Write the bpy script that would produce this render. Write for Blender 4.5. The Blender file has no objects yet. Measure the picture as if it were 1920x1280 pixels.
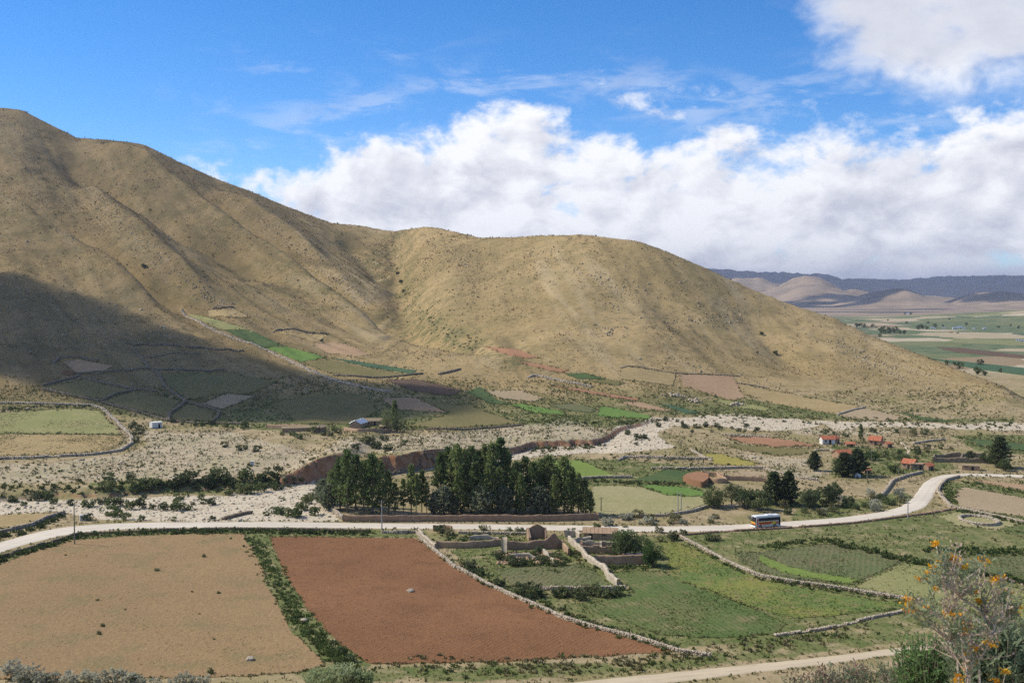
import bpy, bmesh, math, random
import numpy as np
from mathutils import Vector, Matrix, geometry

random.seed(7)
rng = np.random.default_rng(11)
scene = bpy.context.scene
col = scene.collection

# ---------------------------------------------------------------- camera, sky, sun, exposure
F = 2000.0                       # focal length in pixels of the 1920 px wide photograph
CAMZ = 60.0
PITCH = math.atan(80.0 / F)
cam_d = bpy.data.cameras.new('camera')
cam_d.sensor_width = 36.0
cam_d.lens = 36.0 * F / 1920.0
cam_d.clip_start = 0.1
cam_d.dof.use_dof = True
cam_d.dof.focus_distance = 320.0
cam_d.dof.aperture_fstop = 7.1
cam_d.clip_end = 90000.0
cam = bpy.data.objects.new('camera', cam_d)
cam.location = (0, 0, CAMZ)
cam.rotation_euler = (math.pi / 2 - PITCH, 0, 0)
col.objects.link(cam)
scene.camera = cam

SUN = Vector((-8.1, 2.3, 8.2)).normalized()
SUN_EL = math.asin(SUN.z)
SUN_AZ = math.atan2(SUN.x, SUN.y)          # clockwise from +Y
sd = bpy.data.lights.new('sun', 'SUN')
sd.energy = 5.0
sd.angle = math.radians(0.53)
sd.color = (1.0, 0.945, 0.85)
so = bpy.data.objects.new('sun', sd)
so.rotation_euler = (-SUN).to_track_quat('-Z', 'Y').to_euler()
so.location = SUN * 500 + Vector((0, 0, 60))
col.objects.link(so)

scene.view_settings.view_transform = 'Standard'
scene.view_settings.look = 'None'
scene.view_settings.exposure = -0.02
scene.view_settings.gamma = 1.0
scene.view_settings.use_curve_mapping = False
scene.render.engine = 'CYCLES'
scene.cycles.use_denoising = False
scene.cycles.denoiser = 'OPENIMAGEDENOISE'
scene.cycles.max_bounces = 5
scene.cycles.diffuse_bounces = 2
scene.cycles.transparent_max_bounces = 6
scene.cycles.volume_bounces = 0
scene.cycles.use_adaptive_sampling = False
scene.cycles.sample_clamp_indirect = 3.0


class NT:
    """small helper to write node trees"""
    def __init__(self, tree):
        self.t = tree
        tree.nodes.clear()

    def n(self, typ, ins=None, **props):
        nd = self.t.nodes.new('ShaderNode' + typ)
        for k, v in props.items():
            setattr(nd, k, v)
        for k, v in (ins or {}).items():
            self.put(nd.inputs[k], v)
        return nd

    def put(self, sock, v):
        if isinstance(v, bpy.types.NodeSocket):
            self.t.links.new(v, sock)
        elif isinstance(v, bpy.types.Node):
            self.t.links.new(v.outputs[0], sock)
        else:
            if hasattr(sock, 'default_value') and sock.type == 'RGBA' and len(v) == 3:
                v = (*v, 1.0)
            sock.default_value = v

    def m(self, op, a, b=0.0, c=0.0, clamp=False):
        nd = self.n('Math', operation=op, use_clamp=clamp)
        self.put(nd.inputs[0], a); self.put(nd.inputs[1], b); self.put(nd.inputs[2], c)
        return nd.outputs[0]

    def mix(self, f, a, b, blend='MIX'):
        nd = self.n('Mix', data_type='RGBA', blend_type=blend)
        self.put(nd.inputs[0], f); self.put(nd.inputs[6], a); self.put(nd.inputs[7], b)
        return nd.outputs[2]

    def ss(self, x, lo, hi):
        nd = self.n('MapRange', interpolation_type='SMOOTHSTEP', clamp=True)
        self.put(nd.inputs[0], x); self.put(nd.inputs[1], lo); self.put(nd.inputs[2], hi)
        nd.inputs[3].default_value = 0.0; nd.inputs[4].default_value = 1.0
        return nd.outputs[0]

    def noise(self, vec, scale, detail=3.0, rough=0.55, dist=0.0):
        nd = self.n('TexNoise', {'Scale': scale, 'Detail': detail, 'Roughness': rough, 'Distortion': dist})
        self.put(nd.inputs['Vector'], vec)
        return nd.outputs[0]


def make_world():
    w = bpy.data.worlds.new('World')
    scene.world = w
    w.use_nodes = True
    T = NT(w.node_tree)
    sky = T.n('TexSky', sky_type='NISHITA', sun_disc=False, sun_elevation=SUN_EL, sun_rotation=SUN_AZ % (2 * math.pi),
              altitude=3500.0, air_density=1.0, dust_density=0.0, ozone_density=2.0)
    hs = T.n('HueSaturation', {'Hue': 0.503, 'Saturation': 1.38, 'Value': 1.78, 'Color': sky.outputs[0]})
    g = T.n('TexCoord').outputs['Generated']
    s = T.n('SeparateXYZ', {0: g})
    x, y, z = s.outputs
    az = T.m('ARCTAN2', x, y)
    el = T.m('DIVIDE', z, T.m('SQRT', T.m('ADD', T.m('MULTIPLY', x, x), T.m('ADD', T.m('MULTIPLY', y, y), 1e-5))))
    # upper edge of the cumulus bank as a function of the azimuth
    pts = [(-3.1, .05), (-.6, .045), (-.45, .06), (-.30, .105), (-.245, .122), (-.21, .134), (-.17, .148), (-.13, .16), (-.065, .173), (0, .19),
           (.07, .188), (.12, .181), (.18, .162), (.23, .162), (.27, .172), (.32, .158), (.37, .158), (.42, .18), (.45, .185), (.9, .17), (2.2, .06), (3.1, .05)]
    fc = T.n('FloatCurve')
    cv = fc.mapping.curves[0]
    def wa(a):  # azimuth -> curve x, stretched round the middle
        return 0.5 + math.atan(a * 3) / math.pi / 0.95 * 0.9
    for i, (a, v) in enumerate(pts):
        if i < 2:
            cv.points[i].location = (wa(a), v * 4)
        else:
            cv.points.new(wa(a), v * 4)
    fc.mapping.update()
    ca = T.m('MULTIPLY_ADD', T.m('ARCTANGENT', T.m('MULTIPLY', az, 3.0)), 0.9 / 0.95 / math.pi, 0.5)
    T.put(fc.inputs['Value'], ca); fc.inputs['Factor'].default_value = 1.0
    top = T.m('MULTIPLY', fc.outputs[0], 0.25)
    vec = T.n('CombineXYZ', {0: az, 1: T.m('MULTIPLY', el, 1.5), 2: 0.37}).outputs[0]
    dvec = T.n('VectorMath', {0: vec, 1: (-.016, .022, 0)}, operation='ADD').outputs[0]
    n1 = T.noise(vec, 15.0, 9, .56, .25)
    n1b = T.noise(dvec, 15.0, 5, .56, .25)
    n2 = T.noise(vec, 6.0, 4, .5, .3)
    n3 = T.noise(vec, 42.0, 6, .6, .2)
    b1 = T.m('DIVIDE', T.m('SUBTRACT', top, el), .058)
    b1 = T.m('MINIMUM', b1, 1.3)
    ex = T.m('DIVIDE', T.m('SUBTRACT', az, .42), .20)
    ey = T.m('DIVIDE', T.m('SUBTRACT', el, .285), .135)
    b2 = T.m('SUBTRACT', 1.0, T.m('SQRT', T.m('ADD', T.m('MULTIPLY', ex, ex), T.m('MULTIPLY', ey, ey))))
    b2 = T.m('MINIMUM', T.m('MULTIPLY', b2, 2.8), 1.25)
    nn = T.m('MULTIPLY_ADD', n1, 6.4, -3.2)
    nn = T.m('ADD', nn, T.m('MULTIPLY_ADD', n2, 4.6, -2.3))
    fine = T.m('MULTIPLY_ADD', n3, 1.9, -.95)
    nn = T.m('ADD', nn, fine)
    d1 = T.m('ADD', b1, T.m('MULTIPLY', nn, .62))
    d2 = T.m('ADD', b2, T.m('MULTIPLY', nn, .36))
    m1 = T.ss(d1, -.12, .78)
    m2 = T.ss(d2, .0, 1.25)
    # thin detached wisps in the blue
    wv = T.n('CombineXYZ', {0: az, 1: T.m('MULTIPLY', el, 3.4), 2: 4.1}).outputs[0]
    n4 = T.noise(wv, 11.0, 7, .62, .4)
    band = T.m('MULTIPLY', T.ss(el, .09, .14), T.m('SUBTRACT', 1.0, T.ss(el, .2, .26)))
    n5 = T.noise(wv, 26.0, 6, .62, .3)
    patch = T.ss(T.m('ADD', n4, T.m('MULTIPLY', n5, .35)), .70, .92)
    near_top = T.m('SUBTRACT', 1.0, T.ss(T.m('ABSOLUTE', T.m('SUBTRACT', el, T.m('ADD', top, .012))), .0, .055))
    m3 = T.m('MULTIPLY', T.m('MAXIMUM', T.m('MULTIPLY', patch, .2), T.m('MULTIPLY', T.ss(T.m('ADD', n4, T.m('MULTIPLY', n5, .35)), .60, .82), T.m('MULTIPLY', near_top, .28))), T.m('MULTIPLY', band, T.ss(az, -.36, -.2)))
    mask = T.m('MAXIMUM', T.m('MAXIMUM', m1, T.m('MULTIPLY', m2, .93)), m3)
    # cloud added overhead, out of view, to lift and neutralise the shadow fill
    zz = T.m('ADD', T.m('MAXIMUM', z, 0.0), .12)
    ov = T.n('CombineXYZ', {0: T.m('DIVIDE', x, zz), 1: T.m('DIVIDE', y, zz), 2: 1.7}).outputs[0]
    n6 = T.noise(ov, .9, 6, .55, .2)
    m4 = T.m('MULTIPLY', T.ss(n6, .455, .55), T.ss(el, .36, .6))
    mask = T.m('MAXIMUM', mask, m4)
    rel = T.m('MULTIPLY', T.m('SUBTRACT', n1, n1b), 3.4)
    lit = T.m('ADD', .66, rel)
    lit = T.m('ADD', lit, T.m('MULTIPLY', T.m('SUBTRACT', .5, n2), 2.2))
    lit = T.m('ADD', lit, T.m('MULTIPLY', fine, .09))
    lit = T.m('SUBTRACT', lit, T.m('MULTIPLY', T.m('MULTIPLY', m2, T.ss(el, .18, .225)), .62))
    edge = T.m('SUBTRACT', 1.0, T.ss(d1, .1, 1.2))
    lit = T.m('ADD', lit, T.m('MULTIPLY', edge, .25), clamp=True)
    ccol = T.mix(lit, (6.6, 6.8, 7.7), (10.9, 11.0, 11.2))
    ccol = T.mix(T.m('MULTIPLY', T.m('MULTIPLY', m2, T.ss(el, .18, .225)), .72), ccol, T.mix(T.ss(n1, .35, .68), (8.9, 8.9, 9.3), (6.9, 7.0, 7.7)))
    low = T.m('SUBTRACT', 1.0, T.ss(T.m('ADD', el, T.m('MULTIPLY_ADD', n1, .03, -.015)), .010, .034))
    ccol = T.mix(T.m('MULTIPLY', low, .85), ccol, (4.0, 4.6, 5.9))
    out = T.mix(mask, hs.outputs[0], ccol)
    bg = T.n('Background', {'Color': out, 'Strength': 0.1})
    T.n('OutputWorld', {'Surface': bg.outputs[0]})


make_world()

# ---------------------------------------------------------------- projection helpers for surveying the place
CT, ST = math.cos(PITCH), math.sin(PITCH)


def ray(px, py):
    """pixel of the photograph -> (x/y, (z-CAMZ)/y) of its line of sight"""
    dx = (np.asarray(px, float) - 960) / F
    dy = -(np.asarray(py, float) - 640) / F
    Y = CT + dy * ST
    return dx / Y, (-ST + dy * CT) / Y


def proj(x, y, z):
    """world -> pixel"""
    zz = z - CAMZ
    d = y * CT - zz * ST
    up = y * ST + zz * CT
    return 960 + F * x / d, 640 - F * up / d


# ---------------------------------------------------------------- noise
def _h(ix, iy, seed):
    with np.errstate(over='ignore'):
        n = ix.astype(np.int64) * 374761393 + iy.astype(np.int64) * 668265263 + seed * 1442695041
        n = (n ^ (n >> 13)) * 1274126177
        n = n ^ (n >> 16)
    return (n & 0xFFFFFF).astype(float) / 0xFFFFFF


def vnoise(x, y, seed=0):
    ix, iy = np.floor(x), np.floor(y)
    fx, fy = x - ix, y - iy
    fx = fx * fx * fx * (fx * (fx * 6 - 15) + 10); fy = fy * fy * fy * (fy * (fy * 6 - 15) + 10)
    a = _h(ix, iy, seed); b = _h(ix + 1, iy, seed); c = _h(ix, iy + 1, seed); d = _h(ix + 1, iy + 1, seed)
    return (a * (1 - fx) + b * fx) * (1 - fy) + (c * (1 - fx) + d * fx) * fy * 1.0


def fbm(x, y, seed=0, octv=4, gain=.5):
    s, a, t = 0, 1.0, 0
    for k in range(octv):
        s = s + a * (vnoise(x, y, seed + k) - .5); t += a
        x, y = x * 2.03 + 13.7, y * 2.03 - 7.1
        a *= gain
    return s / t * 2


def sstep(x):
    x = np.clip(x, 0, 1)
    return x * x * (3 - 2 * x)


# ---------------------------------------------------------------- terrain height
HT = np.array([  # column, depth where the slope starts, row of the skyline, depth of the skyline
    (-900, 520, 150, 1450), (-300, 520, 170, 1480), (0, 515, 202, 1500), (40, 512, 206, 1500), (100, 510, 237, 1500), (145, 508, 259, 1490),
    (200, 506, 262, 1470), (270, 503, 271, 1450), (330, 500, 301, 1440), (400, 498, 333, 1430), (470, 496, 359, 1420), (560, 492, 396, 1410),
    (620, 490, 418, 1400), (680, 490, 424, 1390), (735, 493, 434, 1370), (800, 500, 425, 1250), (830, 505, 429, 1210), (900, 520, 446, 1130),
    (960, 528, 445, 1080), (1000, 533, 442, 1050), (1090, 545, 440, 990), (1200, 560, 453, 950), (1260, 572, 476, 925), (1330, 588, 506, 915),
    (1400, 600, 539, 905), (1480, 605, 570, 890), (1560, 600, 596, 865), (1640, 592, 632, 830), (1720, 575, 663, 780), (1800, 555, 694, 710),
    (1920, 520, 740, 610), (2000, 510, 765, 570), (2120, 505, 795, 540), (2300, 505, 830, 530), (2800, 505, 840, 530)], float)
PG = np.arange(-900, 2801, 8.0)
YG = np.arange(96, 2440, 4.0)


def smooth1(a, k, axis):
    ker = np.exp(-.5 * (np.arange(-3 * k, 3 * k + 1) / k) ** 2); ker /= ker.sum()
    p = [(0, 0)] * a.ndim; p[axis] = (3 * k, 3 * k)
    ap = np.pad(a, p, mode='edge')
    return np.apply_along_axis(lambda v: np.convolve(v, ker, 'valid'), axis, ap)


def base_table():
    u = (PG - 960) / F
    cu, cs = ray(HT[:, 0], HT[:, 2])
    cp = 960 + F * cu
    y0 = np.interp(PG, HT[:, 0], HT[:, 1]); y0 = smooth1(y0, 6, 0)
    sc = np.interp(PG, cp, cs)
    y1 = np.interp(PG, HT[:, 0], HT[:, 3]); y1 = smooth1(y1, 4, 0)
    zc = np.maximum(CAMZ + sc * y1, 0.0)
    P, Y = np.meshgrid(PG, YG, indexing='ij')
    t = np.clip((Y - y0[:, None]) / (y1 - y0)[:, None], 0, 1)
    lin = np.interp(PG, [-900, 900, 1200, 2800], [.42, .42, .5, .5])[:, None]
    g = t * (lin + (1 - lin) * t)
    z = zc[:, None] * g
    over = np.maximum(Y - y1[:, None], 0)
    z = np.where(over > 0, np.maximum(zc[:, None] - .42 * over, 0), z)
    z2 = smooth1(z, 4, 1)
    # keep the skyline where it was
    c2 = np.max((z2 - CAMZ) / Y * (zc[:, None] > 1) - 9 * (zc[:, None] <= 1), axis=1)
    k = np.where(zc > 4, np.clip((CAMZ + sc * y1) / np.maximum(CAMZ + c2 * y1, 1), .8, 1.25), 1.0)
    return z2 * k[:, None]


ZT = base_table()


def table(T, P, Y):
    fp = np.clip((P - PG[0]) / 8.0, 0, len(PG) - 1.001); fy = np.clip((Y - YG[0]) / 4.0, 0, len(YG) - 1.001)
    i, j = fp.astype(int), fy.astype(int)
    a, b = fp - i, fy - j
    return (T[i, j] * (1 - a) + T[i + 1, j] * a) * (1 - b) + (T[i, j + 1] * (1 - a) + T[i + 1, j + 1] * a) * b


BANK = np.array([  # column, row of the bank's foot, height of the bank
    (-900, 945, .8), (-100, 936, 1.0), (0, 934, 1.2), (100, 926, 1.4), (180, 924, 1.5), (300, 918, 1.6), (420, 914, 1.8), (470, 912, 2.1), (530, 907, 3.2), (580, 899, 4.8), (640, 893, 6.2),
    (740, 884, 6.2), (830, 869, 5.4), (900, 858, 2.8), (960, 848, 1.7), (1000, 838, 1.8), (1060, 833, 2.0), (1110, 831, 1.8), (1135, 823, 1.3),
    (1160, 806, .9), (1200, 796, .7), (1240, 786, .4), (1290, 776, 0), (2800, 770, 0)], float)
NEAR = np.array([(-900, -.43), (900, -.43), (1080, -.40), (1260, -.364), (1480, -.347), (1700, -.331), (1800, -.318), (1920, -.303), (2100, -.28), (2800, -.26)])
FARH = [  # far hills: column, row of top, depth, half width, half depth (m)
    (1512, 528, 7600, 330, 700), (1600, 548, 7300, 300, 420), (1672, 545, 6400, 230, 420), (1745, 569, 6000, 110, 200), (1872, 548, 6200, 240, 420), (1760, 556, 6900, 300, 300),
    (2000, 545, 6900, 300, 420), (1400, 530, 8400, 500, 600), (2120, 530, 7600, 400, 500)]


def zfar(x, y):
    r = 0 * x
    for (c, row, d, hw, hd) in FARH:
        u, s = ray(c, row)
        h = CAMZ + s * d
        nz = 1 + .30 * fbm(x / 260 + c, y / 330, 37, 4)
        r = np.maximum(r, h * np.exp(-((x - u * d) / hw) ** 2 - ((y - d) / hd) ** 2) * nz)
    P = 960 + F * x / np.maximum(y, 1)
    rid = np.interp(P, [-900, 900, 1200, 1330, 1400, 1480, 1600, 1700, 1800, 1920, 2200, 2800], [560, 560, 520, 470, 420, 380, 350, 340, 335, 350, 400, 420])
    n = fbm(x / 1500, y / 1900, 31, 6, .58)
    n = 1 - np.abs(n) * 1.9
    r = r + rid * np.exp(-((y - 13500) / 2600) ** 2) * (.66 + .30 * n) * (y > 6000)
    r = r + 62 * np.exp(-((x - 1850) / 520) ** 2 - ((y - 2750) / 700) ** 2)
    r = r + np.clip((y - 4200) / 9000, 0, 1) * 30
    return r * sstep((y - 1750) / 500)


def zraw(x, y, tab=None):
    T = ZT if tab is None else tab
    y = np.maximum(y, .3)
    P = 960 + F * x / y
    z = table(T, P, np.clip(y, 96, 2436)) * (y > 96)
    z = z * sstep((2436 - y) / 300)
    fm = y > 1750
    if fm.any():
        z = np.array(z); z[fm] += zfar(x[fm], y[fm])
    # river bank: the terrace behind stands above the bed
    brow = np.interp(P, BANK[:, 0], BANK[:, 1]); R = np.interp(P, BANK[:, 0], BANK[:, 2])
    yb = CAMZ / (-ray(P, brow)[1])
    yb = yb + 5.0 * fbm(x / 13.0, x * 0 + .5, 71, 3) + 1.6 * fbm(x / 2.6, x * 0 + .5, 72, 2)
    bd = y - yb
    z = z + R * sstep(bd / (2.0 + 3.5 * (P < 520))) * np.exp(-np.maximum(bd, 0) / 110) * np.clip(1 + .5 * fbm(x / 16, x * 0, 75, 2), .3, 1.3)
    z = z - .9 * sstep((bd + 60) / 40) * (1 - sstep(bd / 1.0)) * np.clip(R, 0, 1)
    a = np.interp(P, NEAR[:, 0], NEAR[:, 1])
    hum = np.where(y < 72, CAMZ - 1.7 + a * y, CAMZ - 1.7 + a * 72 - .62 * (y - 72))
    return np.maximum(z, hum)


def unproj(px, py, ymin=92.0, tab=None):
    """where the line of sight through a pixel meets the ground"""
    px = np.atleast_1d(np.asarray(px, float)); py = np.atleast_1d(np.asarray(py, float))
    u, s = ray(px, py)
    lo = np.full(px.shape, 30000.0); hi = np.full(px.shape, 30001.0); left = np.arange(len(px))
    for ys in (np.geomspace(ymin, 2400, 520), np.geomspace(2390, 30000, 160)):
        for c in range(0, len(left), 60):
            k = left[c:c + 60]
            Y = np.broadcast_to(ys[None, :], (len(k), len(ys)))
            hit = zraw(u[k][:, None] * Y, Y, tab) >= CAMZ + s[k][:, None] * Y
            hit[:, 0] = False
            j = hit.argmax(1); ok = hit.any(1)
            lo[k[ok]] = ys[j[ok] - 1]; hi[k[ok]] = ys[j[ok]]
        left = np.nonzero(lo >= 30000.0)[0]
        if not len(left):
            break
    for _ in range(16):
        mid = (lo + hi) / 2
        h = zraw(u * mid, mid, tab) >= CAMZ + s * mid
        hi = np.where(h, mid, hi); lo = np.where(h, lo, mid)
    y = (lo + hi) / 2
    return np.stack([u * y, y, zraw(u * y, y, tab)], -1)


def seg_dist(X, Y, pts):
    """distance to a polyline and the position along it (0..1)"""
    best = np.full(X.shape, 1e9); tt = np.zeros(X.shape)
    L = np.concatenate([[0], np.cumsum(np.hypot(*(np.diff(pts, axis=0).T)))])
    for k in range(len(pts) - 1):
        ax, ay = pts[k]; bx, by = pts[k + 1]
        dx, dy = bx - ax, by - ay
        t = np.clip(((X - ax) * dx + (Y - ay) * dy) / (dx * dx + dy * dy + 1e-9), 0, 1)
        d = np.hypot(X - ax - t * dx, Y - ay - t * dy)
        m = d < best
        best = np.where(m, d, best); tt = np.where(m, (L[k] + t * (L[k + 1] - L[k])) / L[-1], tt)
    return best, tt


LINES = [  # spurs (+) and gullies (-) on the slopes: points, height, half width
    ([(-120, 335), (0, 400), (80, 442), (150, 482), (250, 537), (335, 584)], 15, 36),
    ([(-100, 318), (30, 388), (100, 432), (180, 478), (270, 525), (350, 572), (430, 612)], -15, 26),
    ([(150, 345), (190, 382), (240, 430), (290, 472), (345, 520), (400, 562), (450, 590)], 8, 22),
    ([(90, 275), (200, 348), (330, 432), (420, 477), (520, 537), (600, 577)], -10, 26),
    ([(150, 262), (250, 312), (330, 367), (400, 422), (450, 462), (530, 512), (610, 562), (700, 612), (790, 650)], 17, 34),
    ([(330, 330), (400, 385), (480, 445), (560, 500), (640, 556), (720, 598), (800, 640)], -18, 34),
    ([(400, 350), (450, 388), (500, 424), (560, 466), (620, 520), (690, 565)], 12, 30),
    ([(640, 440), (690, 480), (730, 530)], -8, 28),
    ([(735, 440), (748, 490), (752, 540), (775, 590), (830, 622), (900, 655), (980, 685)], -10, 26),
    ([(860, 450), (850, 520), (860, 590)], 3, 40),
    ([(1180, 470), (1240, 560), (1290, 640)], -3, 30),
    ([(1390, 560), (1450, 640), (1520, 710)], -4, 26),
]


def fall(X, Y):
    """coordinates across and along the fall line of the slopes"""
    k = sstep((960 + F * X / np.maximum(Y, 1) - 700) / 220)
    dx = .55 * (1 - k) + .16 * k; dy = -.835 * (1 - k) - .98 * k
    return X * -dy + Y * dx, X * dx + Y * dy


def add_lines():
    global ZT
    P, Y = np.meshgrid(PG, YG, indexing='ij')
    X = (P - 960) / F * Y
    base = ZT.copy()
    add = np.zeros_like(ZT)
    for pts, amp, w in LINES:
        a = np.array(pts, float)
        wp = unproj(a[:, 0], a[:, 1], tab=base)[:, :2]
        wp = wp[wp[:, 1] < 1800]
        d, t = seg_dist(X, Y, wp)
        add += 1.8 * amp * np.exp(-np.sqrt((d / w / .62) ** 2 + .12) + .346) * sstep(t / .15) * sstep((1 - t) / .25)
    hill = np.clip(base / 25, 0, 1)
    ac, al = fall(X, Y)
    st = fbm(ac / 26, al / 300, 7, 3); st2 = fbm(ac / 9, al / 120, 9, 3)
    kq = sstep((P - 700) / 220)
    kk = (1 - .62 * kq) * (1 - 3.6 * kq * (1 - kq))
    add += hill * kk * (4.2 * (.5 - np.abs(st)) + 1.7 * (.5 - np.abs(st2)))
    add += hill * (3.2 * fbm(X / 95, Y / 150, 3, 3) + 1.2 * fbm(X / 24, Y / 40, 5, 3))
    crest = np.array([np.interp(p, HT[:, 0], HT[:, 3]) for p in PG])[:, None]
    damp = np.clip(np.abs(Y - crest) / 130, .12, 1)
    ZT = np.maximum(base + add * hill * damp, 0)
    # keep the surveyed skyline
    cu, cs = ray(HT[:, 0], HT[:, 2])
    sc = np.interp(PG, 960 + F * cu, cs); y1 = np.interp(PG, HT[:, 0], HT[:, 3])
    want = CAMZ + sc * y1
    for _ in range(5):
        m = np.where((YG[None] > 480) & (ZT > .4), (ZT - CAMZ) / YG[None], -9)
        j = m.argmax(1); yy = YG[j]; now = ZT[np.arange(len(PG)), j]
        k = np.where((want > 6) & (now > 1), np.clip((CAMZ + sc * yy) / np.maximum(now, 1), .6, 1.7), 1.0)
        ZT = ZT * smooth1(k, 3, 0)[:, None]


add_lines()


def zmicro(x, y):
    """small relief on top of the surveyed surface"""
    h = np.clip((table(ZT, 960 + F * x / np.maximum(y, 1), np.clip(y, 96, 2436)) - 8) / 25, 0, 1) * (y > 500) * (y < 2000)
    return h * (.6 * fbm(x / 9, y / 11, 41, 3) + .35 * fbm(x / 2.6, y / 3.2, 45, 2))


def G(px, py, ymin=92.0):
    p = unproj(px, py, ymin)[0]
    return Vector(p)


def GZ(x, y):
    x = np.atleast_1d(np.asarray(x, float)); y = np.atleast_1d(np.asarray(y, float))
    return zraw(x, y) + zmicro(x, y)


# ---------------------------------------------------------------- mesh and object helpers
def mesh_np(name, v, faces):
    """faces: list of (m,k) integer arrays"""
    me = bpy.data.meshes.new(name)
    v = np.asarray(v, np.float32)
    me.vertices.add(len(v)); me.vertices.foreach_set('co', v.ravel())
    faces = [np.asarray(f, np.int32) for f in (faces if isinstance(faces, list) else [faces]) if len(f)]
    nl = sum(f.size for f in faces); nf = sum(len(f) for f in faces)
    me.loops.add(nl); me.polygons.add(nf)
    me.loops.foreach_set('vertex_index', np.concatenate([f.ravel() for f in faces]))
    tot = np.concatenate([np.full(len(f), f.shape[1], np.int32) for f in faces])
    me.polygons.foreach_set('loop_start', np.concatenate([[0], np.cumsum(tot)[:-1]]).astype(np.int32))
    me.update(calc_edges=True)
    me.validate()
    return me


def obj(name, me, mat=None, parent=None, smooth=False):
    o = bpy.data.objects.new(name, me)
    col.objects.link(o)
    if mat is not None and not len(me.materials):
        for mm in (mat if isinstance(mat, (list, tuple)) else [mat]):
            me.materials.append(mm)
    if smooth:
        me.polygons.foreach_set('use_smooth', np.ones(len(me.polygons), bool))
    if parent is not None:
        o.parent = parent
    return o


def tag(o, label=None, cat=None, group=None, kind=None):
    if label: o['label'] = label
    if cat: o['category'] = cat
    if group: o['group'] = group
    if kind: o['kind'] = kind
    return o


def empty(name, loc, rz=0.0, label=None, cat=None, group=None, scale=1.0):
    o = bpy.data.objects.new(name, None)
    o.empty_display_size = .5
    o.location = loc; o.rotation_euler = (0, 0, rz); o.scale = (scale, scale, scale)
    col.objects.link(o)
    return tag(o, label, cat, group)


class MB:
    """collects boxes, tubes, quads ... into one mesh"""
    def __init__(self):
        self.v, self.f = [], []

    def add(self, vs, fs):
        b = len(self.v)
        self.v += [tuple(p) for p in vs]
        self.f += [tuple(i + b for i in f) for f in fs]

    def box(self, c, s, rz=0.0, jit=0.0):
        c = Vector(c); R = Matrix.Rotation(rz, 3, 'Z')
        vs = []
        for i in (-.5, .5):
            for j in (-.5, .5):
                for k in (-.5, .5):
                    p = Vector((i * s[0], j * s[1], k * s[2]))
                    if jit: p += Vector([random.uniform(-jit, jit) for _ in range(3)])
                    vs.append(c + R @ p)
        self.add(vs, [(0, 1, 3, 2), (4, 6, 7, 5), (0, 4, 5, 1), (2, 3, 7, 6), (0, 2, 6, 4), (1, 5, 7, 3)])

    def tube(self, pts, rad, n=6, cap=True):
        pts = [Vector(p) for p in pts]
        if not hasattr(rad, '__len__'): rad = [rad] * len(pts)
        rings = []
        for i, p in enumerate(pts):
            d = (pts[min(i + 1, len(pts) - 1)] - pts[max(i - 1, 0)]).normalized()
            a = d.orthogonal().normalized(); b = d.cross(a)
            rings.append([p + (a * math.cos(2 * math.pi * k / n) + b * math.sin(2 * math.pi * k / n)) * rad[i] for k in range(n)])
        vs = [q for r in rings for q in r]
        fs = [(i * n + k, i * n + (k + 1) % n, (i + 1) * n + (k + 1) % n, (i + 1) * n + k) for i in range(len(pts) - 1) for k in range(n)]
        if cap:
            fs.append(tuple(range(n - 1, -1, -1))); fs.append(tuple((len(pts) - 1) * n + k for k in range(n)))
        self.add(vs, fs)

    def build(self, name, mat, parent=None, smooth=False):
        me = bpy.data.meshes.new(name)
        me.from_pydata(self.v, [], self.f)
        me.update()
        return obj(name, me, mat, parent, smooth)


# ---------------------------------------------------------------- materials
MATS = {}


def mat(name, fn):
    m = bpy.data.materials.new(name)
    m.use_nodes = True
    T = NT(m.node_tree)
    fn(T)
    MATS[name] = m
    return m


def surf(T, colr, rough=.9, bump=None, bstr=.4, bdist=.2, spec=.2, metal=0.0):
    b = T.n('BsdfPrincipled', {'Base Color': colr, 'Roughness': rough, 'Specular IOR Level': spec, 'Metallic': metal})
    if bump is not None:
        bn = T.n('Bump', {'Height': bump, 'Strength': bstr, 'Distance': bdist})
        T.put(b.inputs['Normal'], bn.outputs[0])
    T.n('OutputMaterial', {'Surface': b.outputs[0]})
    return b


def simple(name, c, c2=None, scale=1.0, rough=.85, bstr=.3, spec=.2, metal=0.0):
    def fn(T):
        p = T.n('TexCoord').outputs['Object']
        n = T.noise(p, scale, 5, .6)
        k = c2 or tuple(v * .75 for v in c)
        surf(T, T.mix(T.ss(n, .35, .65), k, c), rough, n, bstr, .1, spec, metal)
    return mat(name, fn)


def foliage(name, c, c2, trans=.25):
    def fn(T):
        p = T.n('TexCoord').outputs['Object']
        oi = T.n('ObjectInfo').outputs['Random']
        n = T.noise(p, .9, 3, .6)
        n2 = T.noise(p, 6.0, 2, .6)
        f = T.m('ADD', T.m('MULTIPLY', n, .9), T.m('MULTIPLY_ADD', oi, .8, -.4))
        f = T.m('ADD', f, T.m('MULTIPLY_ADD', n2, .5, -.25))
        colr = T.mix(T.ss(f, .25, .75), c, c2)
        d = T.n('BsdfPrincipled', {'Base Color': colr, 'Roughness': .75, 'Specular IOR Level': .25})
        tr = T.n('BsdfTranslucent', {'Color': colr})
        mx = T.n('MixShader', {0: trans, 1: d.outputs[0], 2: tr.outputs[0]})
        T.n('OutputMaterial', {'Surface': mx.outputs[0]})
    return mat(name, fn)


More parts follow.
